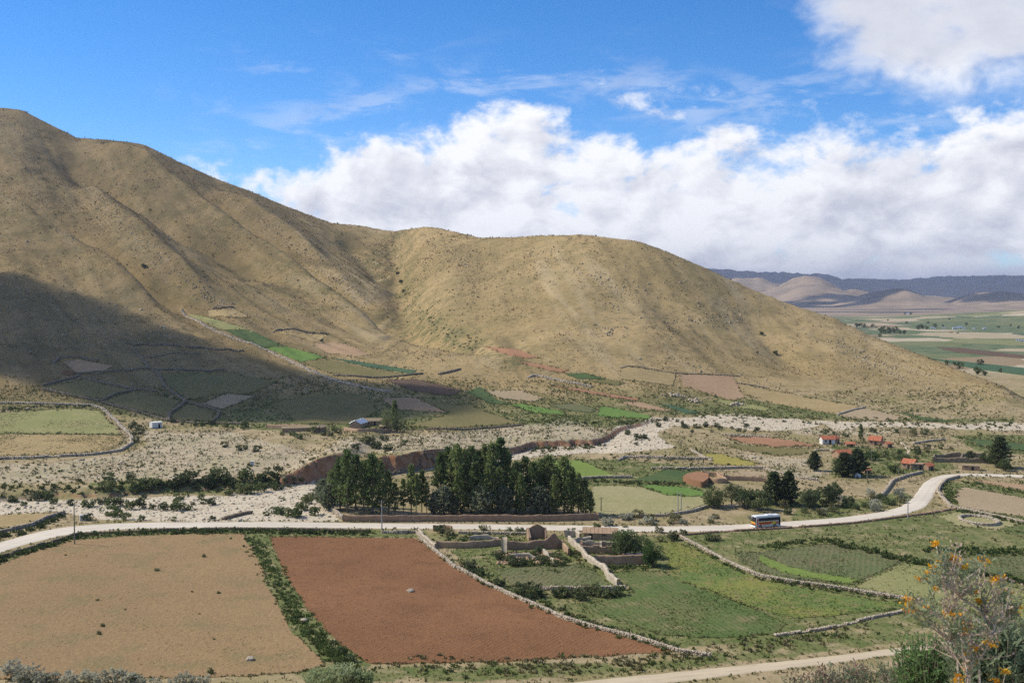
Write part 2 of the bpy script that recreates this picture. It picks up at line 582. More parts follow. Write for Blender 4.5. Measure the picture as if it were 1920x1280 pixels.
def attr_foliage(name, trans=.25):
    def fn(T):
        a = T.n('Attribute', attribute_name='tint').outputs['Color']
        d = T.n('BsdfDiffuse', {'Color': a})
        tr = T.n('BsdfTranslucent', {'Color': a})
        mx = T.n('MixShader', {0: trans, 1: d.outputs[0], 2: tr.outputs[0]})
        T.n('OutputMaterial', {'Surface': mx.outputs[0]})
    return mat(name, fn)


# ---------------------------------------------------------------- ground
def inpoly(px, py, poly):
    poly = np.asarray(poly, float)
    r = np.zeros(px.shape, bool)
    bb = (px >= poly[:, 0].min()) & (px <= poly[:, 0].max()) & (py >= poly[:, 1].min()) & (py <= poly[:, 1].max())
    idx = np.nonzero(bb)
    x, y = px[idx], py[idx]
    c = np.zeros(x.shape, bool)
    j = len(poly) - 1
    for i in range(len(poly)):
        xi, yi = poly[i]; xj, yj = poly[j]
        if yi != yj:
            c ^= ((yi > y) != (yj > y)) & (x < (xj - xi) * (y - yi) / (yj - yi) + xi)
        j = i
    r[idx] = c
    return r


GRAVEL = [
    [(-60, 938), (60, 932), (100, 938), (160, 936), (260, 932), (330, 930), (420, 928), (520, 912), (585, 898), (600, 905), (602, 935), (640, 975), (500, 978), (300, 978), (190, 972), (150, 966), (120, 958), (60, 960), (-60, 975)],
    [(585, 898), (640, 893), (720, 884), (800, 872), (860, 864), (960, 848), (1060, 834), (1120, 831), (1140, 815), (1158, 798), (1200, 793), (1223, 782), (1290, 783), (1375, 775), (1465, 785), (1560, 790),
     (1500, 806), (1416, 808), (1330, 797), (1260, 798), (1232, 812), (1242, 822), (1266, 838), (1200, 846), (1100, 850), (1017, 854), (950, 862), (830, 876), (730, 892), (640, 915), (600, 930)],
    [(1545, 792), (1633, 789), (1798, 795), (1873, 790), (1925, 795), (1925, 806), (1873, 808), (1790, 803), (1645, 799), (1558, 805)],
]
STONY = [  # pale stony ground
    [(260, 805), (330, 812), (420, 808), (560, 842), (600, 850), (560, 880), (430, 895), (250, 900), (60, 905), (-60, 905), (-60, 872), (100, 868), (240, 850), (280, 830)],
    [(770, 815), (980, 798), (1060, 785), (1140, 806), (1120, 826), (960, 838), (840, 842), (740, 850), (600, 848), (640, 822)],
    [(1380, 850), (1520, 860), (1560, 890), (1500, 895), (1440, 872)],
    [(1480, 800), (1700, 808), (1640, 815), (1500, 815)],
]
GREENZ = [
    [(1240, 1240), (1400, 1205), (1640, 1160), (1720, 1140), (1760, 1190), (1600, 1215), (1400, 1240), (1150, 1262), (900, 1275), (700, 1275), (700, 1250), (1000, 1245)],
    [(1480, 990), (1500, 930), (1600, 940), (1690, 920), (1720, 935), (1650, 955)], [(1560, 835), (1760, 845), (1800, 880), (1700, 890), (1560, 895)],
    [(1275, 1003), (1500, 990), (1795, 955), (1930, 985), (1930, 1200), (1650, 1150), (1480, 1200), (1240, 1215), (1000, 1150), (900, 1080), (800, 1000)],
    [(440, 1000), (520, 1003), (600, 1165), (700, 1245), (560, 1275), (470, 1045)],
    [(-60, 1065), (0, 1040), (120, 1008), (320, 992), (800, 994), (800, 1004), (120, 1018), (-60, 1085)],
    [(640, 718), (900, 720), (1240, 790), (1150, 800), (980, 798), (760, 806), (480, 806), (300, 790), (240, 770), (250, 700), (420, 690)],
    [(1000, 860), (1180, 862), (1340, 880), (1330, 955), (1120, 968), (1000, 900)],
    [(345, 585), (420, 600), (640, 660), (790, 700), (900, 720), (1230, 770), (1170, 780), (960, 745), (640, 712), (450, 640)],
    [(930, 690), (1150, 700), (1440, 755), (1720, 785), (1900, 785), (1900, 793), (1560, 787), (1250, 776), (1120, 755), (980, 715)],
    [(1760, 905), (1930, 905), (1930, 1000), (1790, 950)],
    [(1780, 815), (1930, 815), (1930, 850), (1840, 850)],
    [(-60, 700), (120, 690), (260, 740), (240, 780), (-60, 765)],
]
DARKV = [[(1390, 925), (1560, 915), (1570, 950), (1400, 955)], [(170, 905), (420, 900), (560, 893), (560, 912), (420, 925), (180, 925)]]


def build_ground():
    Pc = np.unique(np.concatenate([np.arange(-900, -60, 24.0), np.arange(-60, 1981, 4.6), np.arange(1980, 2801, 24.0)]))
    Yc = np.unique(np.concatenate([np.geomspace(1.2, 90, 46), np.arange(90, 160, 3.0), np.arange(160, 330, .95), np.arange(330, 520, 1.15), np.arange(520, 760, 1.5),
                                   np.arange(760, 1600, 4.0), np.arange(1600, 2400, 14.0), np.geomspace(2400, 20500, 130)]))
    P, Y = np.meshgrid(Pc, Yc, indexing='ij')
    X = (P - 960) / F * Y
    Z = zraw(X, Y) + zmicro(X, Y)
    px, py = proj(X, Y, Z)
    # colours of the land itself: stone, grass, bare soil
    jx = px + 7 * fbm(X / 7, Y / 7, 81, 3); jy = py + 3.0 * fbm(X / 7, Y / 7, 85, 3)
    near = (Y < 900) & (Y > 120)
    def mask(polys):
        m = np.zeros(P.shape)
        for p in polys:
            m = np.maximum(m, inpoly(jx, jy, p) & near)
        return m
    gr = mask(GRAVEL); st = mask(STONY); gz = mask(GREENZ); dv = mask(DARKV)
    h = np.clip(table(ZT, P, np.clip(Y, 96, 2436)) / 10, 0, 1) * (Y < 2400)
    gul = np.zeros(P.shape)
    for pts, amp, w in LINES:
        if amp < -5:
            a = np.array(pts, float); wp = unproj(a[:, 0], a[:, 1])[:, :2]; wp = wp[wp[:, 1] < 1800]
            sub = (Y > 480) & (Y < 1700)
            d = np.full(P.shape, 1e3); d[sub] = seg_dist(X[sub], Y[sub], wp)[0]
            gul = np.maximum(gul, np.exp(-(d / (w * .55)) ** 2))
    rock = np.zeros(P.shape)
    ac, al = fall(X, Y)
    strk = (fbm(ac / 14, al / 170, 211, 4) + .6 * fbm(ac / 5, al / 60, 217, 2)) * h * (1 - .55 * sstep((P - 700) / 220)) * (1 - 3.8 * sstep((P - 700) / 220) * (1 - sstep((P - 700) / 220)))
    for k in (2, 6):
        a = np.array(LINES[k][0], float); wp = unproj(a[:, 0], a[:, 1])[:, :2]
        sub = (Y > 480) & (Y < 1700)
        d = np.full(P.shape, 1e3); d[sub] = seg_dist(X[sub], Y[sub], wp)[0]
        rock = np.maximum(rock, np.exp(-(d / 9) ** 2))
    i, j = np.meshgrid(np.arange(len(Pc) - 1), np.arange(len(Yc) - 1), indexing='ij')
    n = len(Yc)
    a = (i * n + j).ravel()
    faces = np.stack([a, a + n, a + n + 1, a + 1], -1)
    me = mesh_np('ground', np.stack([X, Y, Z], -1).reshape(-1, 3), faces)
    for nm, arr in (('gravel', np.maximum(gr, .38 * st)), ('green', np.maximum(gz, dv)), ('hill', h), ('gully', gul), ('rock', rock), ('streak', strk * .5 + .5)):
        at = me.attributes.new(nm, 'FLOAT', 'POINT'); at.data.foreach_set('value', np.asarray(arr, np.float32).ravel())

    def fn(T):
        p = T.n('NewGeometry').outputs['Position']
        nz = T.n('SeparateXYZ', {0: T.n('NewGeometry').outputs['True Normal']}).outputs[2]
        sy = T.n('SeparateXYZ', {0: p}).outputs
        A = lambda k: T.n('Attribute', attribute_name=k).outputs['Fac']
        nL = T.noise(p, .006, 4, .55); nM = T.noise(p, .035, 5, .6); nS = T.noise(p, .45, 5, .65); nT = T.noise(p, .17, 4, .6)
        nX = T.noise(p, 1.6, 3, .6)
        # slope: dry bunch grass over tan soil with stones
        c = T.mix(T.ss(nL, .38, .62), (.385, .275, .128), (.30, .216, .095))
        c = T.mix(T.m('MULTIPLY', T.ss(nM, .42, .68), .7), c, (.22, .17, .07))
        c = T.mix(T.m('MULTIPLY', T.ss(nT, .52, .66), .55), c, (.17, .13, .062))
        c = T.mix(T.m('MULTIPLY', T.ss(nS, .58, .70), .6), c, (.48, .39, .27))
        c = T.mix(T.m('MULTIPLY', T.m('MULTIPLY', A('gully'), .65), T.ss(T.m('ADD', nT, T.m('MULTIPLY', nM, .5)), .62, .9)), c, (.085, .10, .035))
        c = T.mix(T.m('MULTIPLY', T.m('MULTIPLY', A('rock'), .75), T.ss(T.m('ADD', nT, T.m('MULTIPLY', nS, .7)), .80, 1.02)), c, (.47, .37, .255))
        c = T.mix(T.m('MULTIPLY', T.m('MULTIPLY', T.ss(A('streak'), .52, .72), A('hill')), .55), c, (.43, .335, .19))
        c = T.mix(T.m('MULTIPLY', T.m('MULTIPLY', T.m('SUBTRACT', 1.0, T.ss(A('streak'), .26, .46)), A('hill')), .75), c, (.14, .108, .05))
        # browner, denser cover of the left slopes, albedo lowered too to deepen their shade
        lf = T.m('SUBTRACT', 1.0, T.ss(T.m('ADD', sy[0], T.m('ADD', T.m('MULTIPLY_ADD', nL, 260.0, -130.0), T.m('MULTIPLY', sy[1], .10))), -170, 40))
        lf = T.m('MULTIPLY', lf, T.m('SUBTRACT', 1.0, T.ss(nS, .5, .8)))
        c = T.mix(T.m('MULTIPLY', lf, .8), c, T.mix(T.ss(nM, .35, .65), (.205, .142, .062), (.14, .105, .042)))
        # valley floor: pale earth with grass
        v = T.mix(T.ss(nT, .4, .62), (.36, .275, .155), (.26, .205, .105))
        v = T.mix(T.m('MULTIPLY', T.ss(nS, .56, .7), .5), v, (.52, .45, .32))
        v = T.mix(T.m('MULTIPLY', T.ss(nM, .46, .6), .55), v, (.20, .18, .06))
        gg = T.mix(T.ss(nS, .4, .62), (.10, .125, .036), (.17, .17, .062))
        gg = T.mix(T.m('MULTIPLY', T.ss(nM, .5, .7), .6), gg, (.26, .22, .105))
        v = T.mix(T.m('MULTIPLY', A('green'), T.ss(T.m('ADD', nT, T.m('MULTIPLY', nS, .5)), .50, .78)), v, gg)
        c = T.mix(A('hill'), v, c)
        g = T.mix(T.ss(nX, .35, .65), (.43, .36, .25), (.60, .51, .375))
        g = T.mix(T.m('MULTIPLY', T.ss(nT, .52, .68), .6), g, (.34, .27, .175))
        c = T.mix(A('gravel'), c, g)
        # cut river banks show red earth
        steep = T.m('MULTIPLY', T.m('SUBTRACT', 1.0, T.ss(nz, .55, .86)), T.m('LESS_THAN', A('hill'), .45))
        c = T.mix(steep, c, T.mix(T.ss(nS, .35, .65), (.25, .115, .055), (.34, .20, .115)))
        # plain beyond the hill: strips of crops
        pv = T.n('VectorMath', {0: p, 1: (.0085, .0068, 0)}, operation='MULTIPLY').outputs[0]
        wv = T.n('TexNoise', {'Scale': .006, 'Detail': 3.0}); T.put(wv.inputs['Vector'], p)
        pv = T.n('VectorMath', {0: pv, 1: T.n('VectorMath', {0: wv.outputs[1], 1: (1.6, 1.6, 0)}, operation='MULTIPLY').outputs[0]}, operation='ADD').outputs[0]
        vo = T.n('TexVoronoi', {'Vector': pv, 'Scale': 1.0, 'Randomness': .85}, distance='CHEBYCHEV')
        hs = T.n('SeparateColor', {0: vo.outputs['Color']}).outputs
        r = T.n('ValToRGB', {0: hs[0]}); r.color_ramp.interpolation = 'CONSTANT'
        cr = r.color_ramp.elements
        cr[0].color = (.085, .125, .055, 1); cr[1].position = .24; cr[1].color = (.13, .15, .06, 1)
        for q, cc in ((.42, (.40, .32, .20)), (.58, (.055, .10, .055)), (.72, (.27, .19, .11)), (.82, (.19, .2, .08)), (.9, (.46, .38, .26))):
            e = cr.new(q); e.color = (*cc, 1)
        pl = T.mix(T.m('MULTIPLY', T.ss(nM, .4, .65), .5), r.outputs[0], (.26, .23, .13))
        far = T.mix(T.ss(nL, .35, .65), (.34, .25, .165), (.215, .165, .11))
        pl = T.mix(T.ss(T.m('ADD', sy[1], T.m('MULTIPLY_ADD', nL, 1600.0, -800.0)), 3000, 4000), pl, far)
        c = T.mix(T.m('MULTIPLY', T.ss(sy[1], 800, 900), T.m('LESS_THAN', A('hill'), .05)), c, pl)
        hgt = T.m('ADD', T.m('MULTIPLY', nS, .5), T.m('MULTIPLY', nX, .25))
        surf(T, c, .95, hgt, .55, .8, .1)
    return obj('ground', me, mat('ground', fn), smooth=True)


ground = build_ground()
tag(ground, 'dry tan hills and the valley floor with its stony riverbed', kind='structure')


def pmesh(name, poly, off, cell=None, wob=.35, ymin=92.0, thick=0.0):
    """a patch of ground with the outline surveyed from the photograph, draped on the relief"""
    p = np.array(poly, float)
    dens = []
    for k in range(len(p)):
        a, b = p[k], p[(k + 1) % len(p)]
        m = max(1, int(np.hypot(*(b - a)) / 9))
        for t in range(m): dens.append(a + (b - a) * t / m)
    d = np.array(dens)
    w = unproj(d[:, 0], d[:, 1], ymin)
    xy = w[:, :2].copy()
    xy[:, 0] += wob * fbm(xy[:, 0] / 3, xy[:, 1] / 3, 61, 2) * 2
    xy[:, 1] += wob * fbm(xy[:, 0] / 3, xy[:, 1] / 3, 65, 2) * 2
    x0, y0 = xy.min(0); x1, y1 = xy.max(0)
    c = cell or max(1.2, math.sqrt((x1 - x0) * (y1 - y0) / 900))
    gx, gy = np.meshgrid(np.arange(x0 + c / 2, x1, c), np.arange(y0 + c / 2, y1, c))
    gx = gx.ravel(); gy = gy.ravel()
    ins = inpoly(gx, gy, xy)
    dd, _ = seg_dist(gx, gy, np.vstack([xy, xy[:1]]))
    ins &= dd > c * .4
    pts = [Vector(q) for q in xy] + [Vector((a, b)) for a, b in zip(gx[ins], gy[ins])]
    n = len(xy)
    r = geometry.delaunay_2d_cdt(pts, [(i, (i + 1) % n) for i in range(n)], [], 1, 1e-4)
    vx = np.array([q[:] for q in r[0]])
    z = GZ(vx[:, 0], vx[:, 1]) + off
    tri = np.array([f[:] for f in r[2]], int)
    v = np.column_stack([vx, z])
    # make faces look up
    a, b, cc = v[tri[:, 0]], v[tri[:, 1]], v[tri[:, 2]]
    flip = np.cross(b - a, cc - a)[:, 2] < 0
    tri[flip] = tri[flip][:, ::-1]
    # skirt so that the edge meets the ground
    eds = {}
    for t in tri:
        for q in range(3):
            e = (t[q], t[(q + 1) % 3]); eds[e] = 1
    border = [e for e in eds if (e[1], e[0]) not in eds]
    bv = sorted({i for e in border for i in e}); mp = {i: len(v) + k for k, i in enumerate(bv)}; nb = len(bv)
    hi = v[bv].copy(); low = v[bv].copy(); low[:, 2] -= off + .35
    v = np.vstack([v, hi, low])
    sk = np.array([(mp[e[1]], mp[e[0]], mp[e[0]] + nb, mp[e[1]] + nb) for e in border], int)
    return mesh_np(name, v, [tri, sk]), xy


def field_mat(name, c1, c2, c3=None, rows=0.0, ang=0.0, amt=.35, sc=.12, bstr=.5, rowc=None, c3amt=.6):
    c3 = c3 or tuple(v * .8 for v in c1)

    def fn(T):
        p = T.n('NewGeometry').outputs['Position']
        nL = T.noise(p, sc * .35, 4, .6); nM = T.noise(p, sc * 2, 5, .65); nS = T.noise(p, 1.3, 4, .7)
        c = T.mix(T.ss(nL, .36, .64), c1, c2)
        c = T.mix(T.m('MULTIPLY', T.ss(nM, .48, .68), c3amt), c, c3)
        nG = T.noise(p, .55, 3, .7)
        c = T.mix(T.m('MULTIPLY', T.ss(nG, .42, .62), .38), c, tuple(v * .70 for v in c1))
        c = T.mix(T.m('MULTIPLY', T.ss(nS, .45, .70), .42), c, tuple(min(1, v * 1.4) for v in c1))
        hgt = nS
        if rows:
            s = T.n('SeparateXYZ', {0: p}).outputs
            d = T.m('ADD', T.m('MULTIPLY', s[0], math.cos(ang)), T.m('MULTIPLY', s[1], math.sin(ang)))
            d = T.m('ADD', d, T.m('MULTIPLY_ADD', nL, 2.0, -1.0))
            d = T.m('ADD', d, T.m('MULTIPLY', nS, .35))
            wv = T.m('SINE', T.m('MULTIPLY', d, 2 * math.pi / rows))
            wv = T.m('MULTIPLY_ADD', wv, .5, .5)
            hgt = T.m('ADD', T.m('MULTIPLY', nS, .6), T.m('MULTIPLY', wv, .14))
            c = T.mix(T.m('MULTIPLY', T.m('MULTIPLY', T.ss(wv, .45, .95), amt), T.ss(nM, .3, .6)), c, rowc or c3)
        surf(T, c, .95, hgt, bstr, .5, .1)
    return mat(name, fn)


TAN = field_mat('stubble_soil', (.30, .196, .097), (.26, .172, .084), (.19, .16, .07), sc=.05, c3amt=.75, bstr=.6)
BROWN = field_mat('ploughed_soil', (.232, .113, .052), (.185, .09, .041), (.15, .074, .034), rows=.9, ang=-.55, amt=.30, bstr=.4, sc=.06, c3amt=.75)
REDF = field_mat('red_soil', (.34, .18, .10), (.29, .15, .08), (.25, .14, .07), rows=1.4, ang=.2, amt=.2)
PINK = field_mat('pale_red_soil', (.37, .245, .145), (.33, .215, .12), (.27, .19, .095), rows=1.6, ang=.2, amt=.2)
DKB = field_mat('dark_soil', (.115, .075, .05), (.14, .09, .06), (.09, .065, .04))
GRN = field_mat('potato_green', (.095, .135, .038), (.16, .15, .06), (.26, .19, .10), rows=1.1, ang=.3, amt=.4, rowc=(.06, .095, .026), sc=.10, c3amt=.75)
GRN2 = field_mat('mixed_green', (.115, .16, .042), (.22, .21, .05), (.27, .19, .095), sc=.16, c3amt=.75)
GRN_B = field_mat('bright_green', (.12, .20, .045), (.145, .215, .05), (.095, .15, .036), sc=.2, c3amt=.6)
GRN_D = field_mat('deep_green', (.06, .098, .034), (.085, .12, .038), (.12, .125, .048), sc=.2, c3amt=.6)
BLUEG = field_mat('bluish_green', (.055, .105, .055), (.075, .125, .06), (.05, .085, .04), c3amt=.4)
LIME = field_mat('lime_green', (.17, .23, .05), (.15, .20, .045), (.20, .21, .06), c3amt=.4)
PALEG = field_mat('pale_green', (.23, .23, .085), (.28, .25, .11), (.18, .19, .06), c3amt=.5)
PASTURE = field_mat('pasture', (.32, .28, .14), (.27, .255, .11), (.22, .22, .085), c3amt=.5)
OCHRE = field_mat('ochre_stubble', (.36, .265, .125), (.31, .225, .105), (.24, .19, .08), sc=.2, c3amt=.7)
YELL = field_mat('yellow_crop', (.33, .27, .065), (.27, .235, .06), (.20, .20, .06), c3amt=.5)
TEAL = field_mat('green_brown_rows', (.12, .14, .055), (.17, .145, .075), (.20, .13, .07), rows=1.2, ang=-.35, amt=.5, rowc=(.075, .11, .035), c3amt=.5)
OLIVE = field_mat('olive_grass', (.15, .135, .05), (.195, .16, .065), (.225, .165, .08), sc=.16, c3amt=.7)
LGTAN = field_mat('light_tan_soil', (.36, .27, .165), (.32, .24, .14), (.27, .23, .12), c3amt=.5)

FIELDS = [
    ('stubble_field', TAN, 'large tan stubble field in front of the gravel road, with a power pole at its edge', [(-150, 1145), (0, 1058), (60, 1035), (122, 1014), (233, 1005), (350, 1001), (457, 1001), (480, 1043), (510, 1113), (547, 1180), (600, 1233), (608, 1248), (550, 1262), (420, 1268), (300, 1270), (150, 1272), (0, 1273), (-150, 1276)]),
    ('ploughed_field', BROWN, 'large reddish brown ploughed field tapering to the right in front of the road', [(507, 1006), (600, 1006), (781, 1009), (815, 1037), (871, 1073), (920, 1100), (1010, 1137), (1122, 1178), (1200, 1203), (1265, 1222), (1122, 1229), (935, 1240), (800, 1243), (702, 1244), (672, 1233), (635, 1205), (600, 1169), (560, 1118), (533, 1074), (515, 1034)]),
    ('vegetable_field', TEAL, 'small field of green rows below the ruined walls', [(929, 1066), (1000, 1062), (1087, 1058), (1108, 1064), (1146, 1097), (1087, 1103), (1008, 1104), (969, 1106), (946, 1086)]),
    ('potato_field', GRN, 'green and brown potato field right of the large ploughed field', [(1150, 1073), (1200, 1070), (1244, 1072), (1275, 1091), (1331, 1109), (1410, 1141), (1477, 1169), (1455, 1187), (1350, 1196), (1240, 1190), (1150, 1160), (1085, 1134), (1165, 1121), (1190, 1110), (1165, 1090)]),
    ('crop_field', GRN2, 'mixed green and yellowish crop field below the long curved stone wall', [(1237, 1017), (1271, 1017), (1312, 1033), (1361, 1061), (1425, 1087), (1481, 1097), (1556, 1110), (1631, 1123), (1706, 1133), (1687, 1141), (1575, 1152), (1485, 1160), (1412, 1139), (1333, 1107), (1279, 1089), (1258, 1070), (1252, 1045)]),
    ('bean_field', TEAL, 'dark green and brown field with a lighter stripe, above the long curved wall', [(1376, 1036), (1425, 1036), (1500, 1025), (1560, 1019), (1630, 1033), (1691, 1053), (1597, 1096), (1500, 1087), (1425, 1071), (1385, 1052)]),
    ('barley_strip', LIME, 'light green stripe of crop inside the dark bean field', [(1425, 1040), (1481, 1063), (1537, 1076), (1612, 1087), (1592, 1095), (1537, 1087), (1462, 1071), (1421, 1052)], .1),
    ('crop_field', PALEG, 'pale green field at the right edge behind the flowering bush', [(1697, 1055), (1736, 1061), (1800, 1080), (1930, 1108), (1930, 1165), (1720, 1126), (1603, 1099)]),
    ('fallow_field', TEAL, 'brown green fallow strip at the right edge behind a dark hedge', [(1740, 1051), (1800, 1045), (1930, 1041), (1930, 1090), (1837, 1070)]),
    ('stubble_field', LGTAN, 'tan and green field right of the road bend', [(1803, 913), (1860, 922), (1930, 935), (1930, 970), (1839, 958), (1800, 952), (1788, 933)]),
    ('fallow_field', PINK, 'narrow pinkish strip right of the road above the tan field', [(1812, 898), (1870, 903), (1930, 909), (1930, 921), (1863, 910)]),
    ('fallow_field', PASTURE, 'pale field holding the round stone pen', [(1764, 967), (1800, 959), (1850, 968), (1930, 983), (1930, 1000), (1860, 992), (1790, 985)]),
    ('alfalfa_field', GRN, 'green field at the right edge below the round pen', [(1876, 990), (1930, 981), (1930, 1010), (1890, 1002)]),
    ('alfalfa_field', GRN_D, 'dark green field left of the big conifer at the right edge', [(1812, 823), (1850, 825), (1930, 833), (1930, 846), (1860, 839), (1835, 836)]),
    ('pasture', PASTURE, 'pale yellowish pasture behind the pine grove wall', [(1110, 912), (1150, 910), (1198, 913), (1252, 929), (1315, 930), (1323, 945), (1283, 957), (1242, 965), (1150, 966), (1118, 968), (1108, 945)]),
    ('alfalfa_field', GRN_B, 'bright green wedge of crop above the pale pasture', [(1196, 909), (1240, 910), (1283, 913), (1317, 920), (1319, 930), (1286, 932), (1247, 926)]),
    ('barley_field', GRN_D, 'dark green patch beside the round brown terrace', [(1223, 889), (1247, 880), (1317, 885), (1315, 891), (1281, 901), (1281, 906), (1230, 903), (1180, 902)]),
    ('barley_field', LIME, 'yellow green triangular field right of the grove top', [(1031, 863), (1087, 863), (1120, 877), (1158, 893), (1080, 898), (1052, 888)]),
    ('mustard_field', YELL, 'yellow crop field below the dry riverbed', [(1315, 850), (1351, 851), (1419, 869), (1411, 875), (1339, 869)]),
    ('ploughed_field', REDF, 'red brown ploughed field left of the white house', [(1361, 820), (1436, 819), (1500, 828), (1537, 836), (1453, 838), (1392, 829)]),
    ('alfalfa_field', OLIVE, 'dark olive strip in front of the red brown field', [(1356, 835), (1382, 832), (1453, 840), (1513, 841), (1518, 850), (1465, 855), (1407, 846)]),
    ('fallow_field', LGTAN, 'small tan plot between low walls left of the dark tree pair', [(1368, 885), (1436, 882), (1441, 894), (1407, 895)]),
    ('barley_field', PALEG, 'topmost pale green strip of the narrow terraces on the fan', [(346, 588), (390, 595), (464, 618), (415, 618)]),
    ('barley_field', GRN_D, 'second strip from the top of the green terraces', [(422, 619), (468, 619), (531, 648), (492, 652)]),
    ('barley_field', GRN_B, 'bright green third strip of the terraces on the fan', [(499, 652), (538, 649), (612, 670), (563, 679)]),
    ('barley_field', OLIVE, 'lowest and longest olive strip of the terraces', [(565, 681), (620, 673), (683, 689), (771, 703), (701, 709), (623, 700)]),
    ('oat_field', BLUEG, 'bluish green strip above the olive terrace', [(621, 671), (683, 680), (780, 695), (771, 701), (683, 687)], .1),
    ('ploughed_field', PINK, 'pale red plot above the bluish green strip', [(585, 645), (644, 643), (697, 665), (669, 669), (613, 661)]),
    ('fallow_field', OCHRE, 'ochre plot under a dark wall on the slope', [(517, 622), (615, 628), (595, 642)]),
    ('fallow_field', OCHRE, 'small ochre plot highest on the slope', [(390, 582), (438, 579), (468, 595), (392, 593)]),
    ('ploughed_field', DKB, 'nearly black ploughed strip at the tip of the cloud shadow', [(722, 713), (778, 711), (869, 732), (841, 743), (771, 732)]),
    ('alfalfa_field', GRN_D, 'green plot right of the black ploughed strip', [(873, 736), (901, 725), (933, 750), (961, 758), (920, 757)]),
    ('ploughed_field', LGTAN, 'tan lens shaped plot among the green fields of the fan', [(905, 733), (975, 732), (1017, 746), (1000, 753), (940, 747)]),
    ('alfalfa_field', GRN_B, 'bright green plot below the tan lens shaped plot', [(957, 759), (975, 757), (1052, 771), (1059, 778), (1000, 774)]),
    ('ploughed_field', TEAL, 'brownish plot between two bright green plots', [(1031, 759), (1080, 757), (1121, 767), (1108, 774), (1052, 767)]),
    ('alfalfa_field', GRN_B, 'brightest green plot at the edge of the dry river', [(1126, 762), (1150, 765), (1223, 780), (1215, 785), (1119, 781)]),
    ('ploughed_field', REDF, 'red plot at the foot of the middle hill', [(908, 650), (964, 653), (1014, 671), (982, 672), (940, 662)]),
    ('ploughed_field', REDF, 'narrow dark red plot under the red plot of the hill foot', [(968, 676), (1014, 683), (1066, 695), (1052, 699), (1000, 687)]),
    ('alfalfa_field', GRN_D, 'deep green plot at the foot of the middle hill', [(1059, 701), (1094, 699), (1137, 711), (1087, 711)]),
    ('fallow_field', OLIVE, 'olive plot right of the deep green plot', [(1101, 714), (1137, 712), (1172, 718), (1158, 723)]),
    ('ploughed_field', REDF, 'long red strip across the fan', [(1028, 722), (1087, 729), (1200, 748), (1193, 752), (1123, 741)]),
    ('ploughed_field', PINK, 'pinkish tan plot above the riverbed', [(1165, 754), (1203, 754), (1259, 770), (1240, 771), (1198, 765)]),
    ('fallow_field', OCHRE, 'upper ochre plot left on the middle hill', [(1164, 691), (1177, 687), (1267, 700), (1262, 723), (1160, 710)]),
    ('fallow_field', PINK, 'broad reddish tan plot on the middle hill', [(1271, 701), (1373, 704), (1395, 745), (1373, 751), (1284, 725)]),
    ('fallow_field', OCHRE, 'largest ochre plot low on the middle hill', [(1382, 719), (1510, 745), (1612, 762), (1570, 777), (1454, 757), (1399, 740)]),
    ('ploughed_field', LGTAN, 'brown triangular plot above the pale river wash', [(1570, 777), (1621, 765), (1670, 777), (1699, 785), (1657, 790), (1597, 784)]),
    ('alfalfa_field', GRN_D, 'long green sliver right of the brown triangular plot', [(1674, 771), (1708, 778), (1791, 791), (1740, 790)]),
    ('alfalfa_field', PALEG, 'greyish green plot with small stone heaps above the riverbed', [(1336, 751), (1358, 750), (1443, 765), (1436, 770), (1382, 765)]),
    ('oat_field', BLUEG, 'bluish sliver of crop above the riverbed', [(1235, 757), (1262, 760), (1312, 775), (1290, 776)]),
    ('ploughed_field', LGTAN, 'pinkish plot in the shade of the cloud', [(383, 757), (422, 738), (478, 743), (415, 767)]),
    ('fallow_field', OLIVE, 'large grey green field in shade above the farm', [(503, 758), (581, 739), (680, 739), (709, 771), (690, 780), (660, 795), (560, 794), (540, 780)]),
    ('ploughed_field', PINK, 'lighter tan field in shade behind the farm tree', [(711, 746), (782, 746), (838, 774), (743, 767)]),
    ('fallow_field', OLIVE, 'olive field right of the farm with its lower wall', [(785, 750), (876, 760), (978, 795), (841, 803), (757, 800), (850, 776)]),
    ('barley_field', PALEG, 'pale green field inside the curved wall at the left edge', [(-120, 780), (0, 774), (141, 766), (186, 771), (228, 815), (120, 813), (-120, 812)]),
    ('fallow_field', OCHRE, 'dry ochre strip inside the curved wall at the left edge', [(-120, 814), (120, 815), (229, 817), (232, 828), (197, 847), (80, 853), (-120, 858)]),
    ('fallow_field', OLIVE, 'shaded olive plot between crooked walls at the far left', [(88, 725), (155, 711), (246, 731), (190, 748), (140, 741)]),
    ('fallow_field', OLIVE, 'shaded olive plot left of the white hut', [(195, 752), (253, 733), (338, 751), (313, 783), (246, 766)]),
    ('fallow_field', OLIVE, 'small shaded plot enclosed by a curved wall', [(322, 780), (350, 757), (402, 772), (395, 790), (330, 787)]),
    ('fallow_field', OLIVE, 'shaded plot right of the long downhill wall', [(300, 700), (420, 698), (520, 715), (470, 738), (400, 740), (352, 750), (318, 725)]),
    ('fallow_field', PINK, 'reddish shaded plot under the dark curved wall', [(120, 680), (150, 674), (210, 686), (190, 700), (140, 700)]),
    ('fallow_field', OCHRE, 'dry grass plot at the left edge beside the road', [(-80, 980), (0, 966), (50, 963), (110, 962), (80, 973), (40, 986), (-80, 1000)]),
    ('ploughed_field', DKB, 'dark brown strip far out on the plain', [(1758, 652), (1800, 653), (1870, 661), (1930, 668), (1930, 673), (1860, 667), (1790, 660)], .5),  # narrow patch of darker brown laid on the plain
    ('alfalfa_field', BLUEG, 'green strip far out on the plain', [(1740, 672), (1800, 678), (1930, 692), (1930, 705), (1830, 692)], .5),
]
FIELD_POLYS = [f[3] for f in FIELDS]
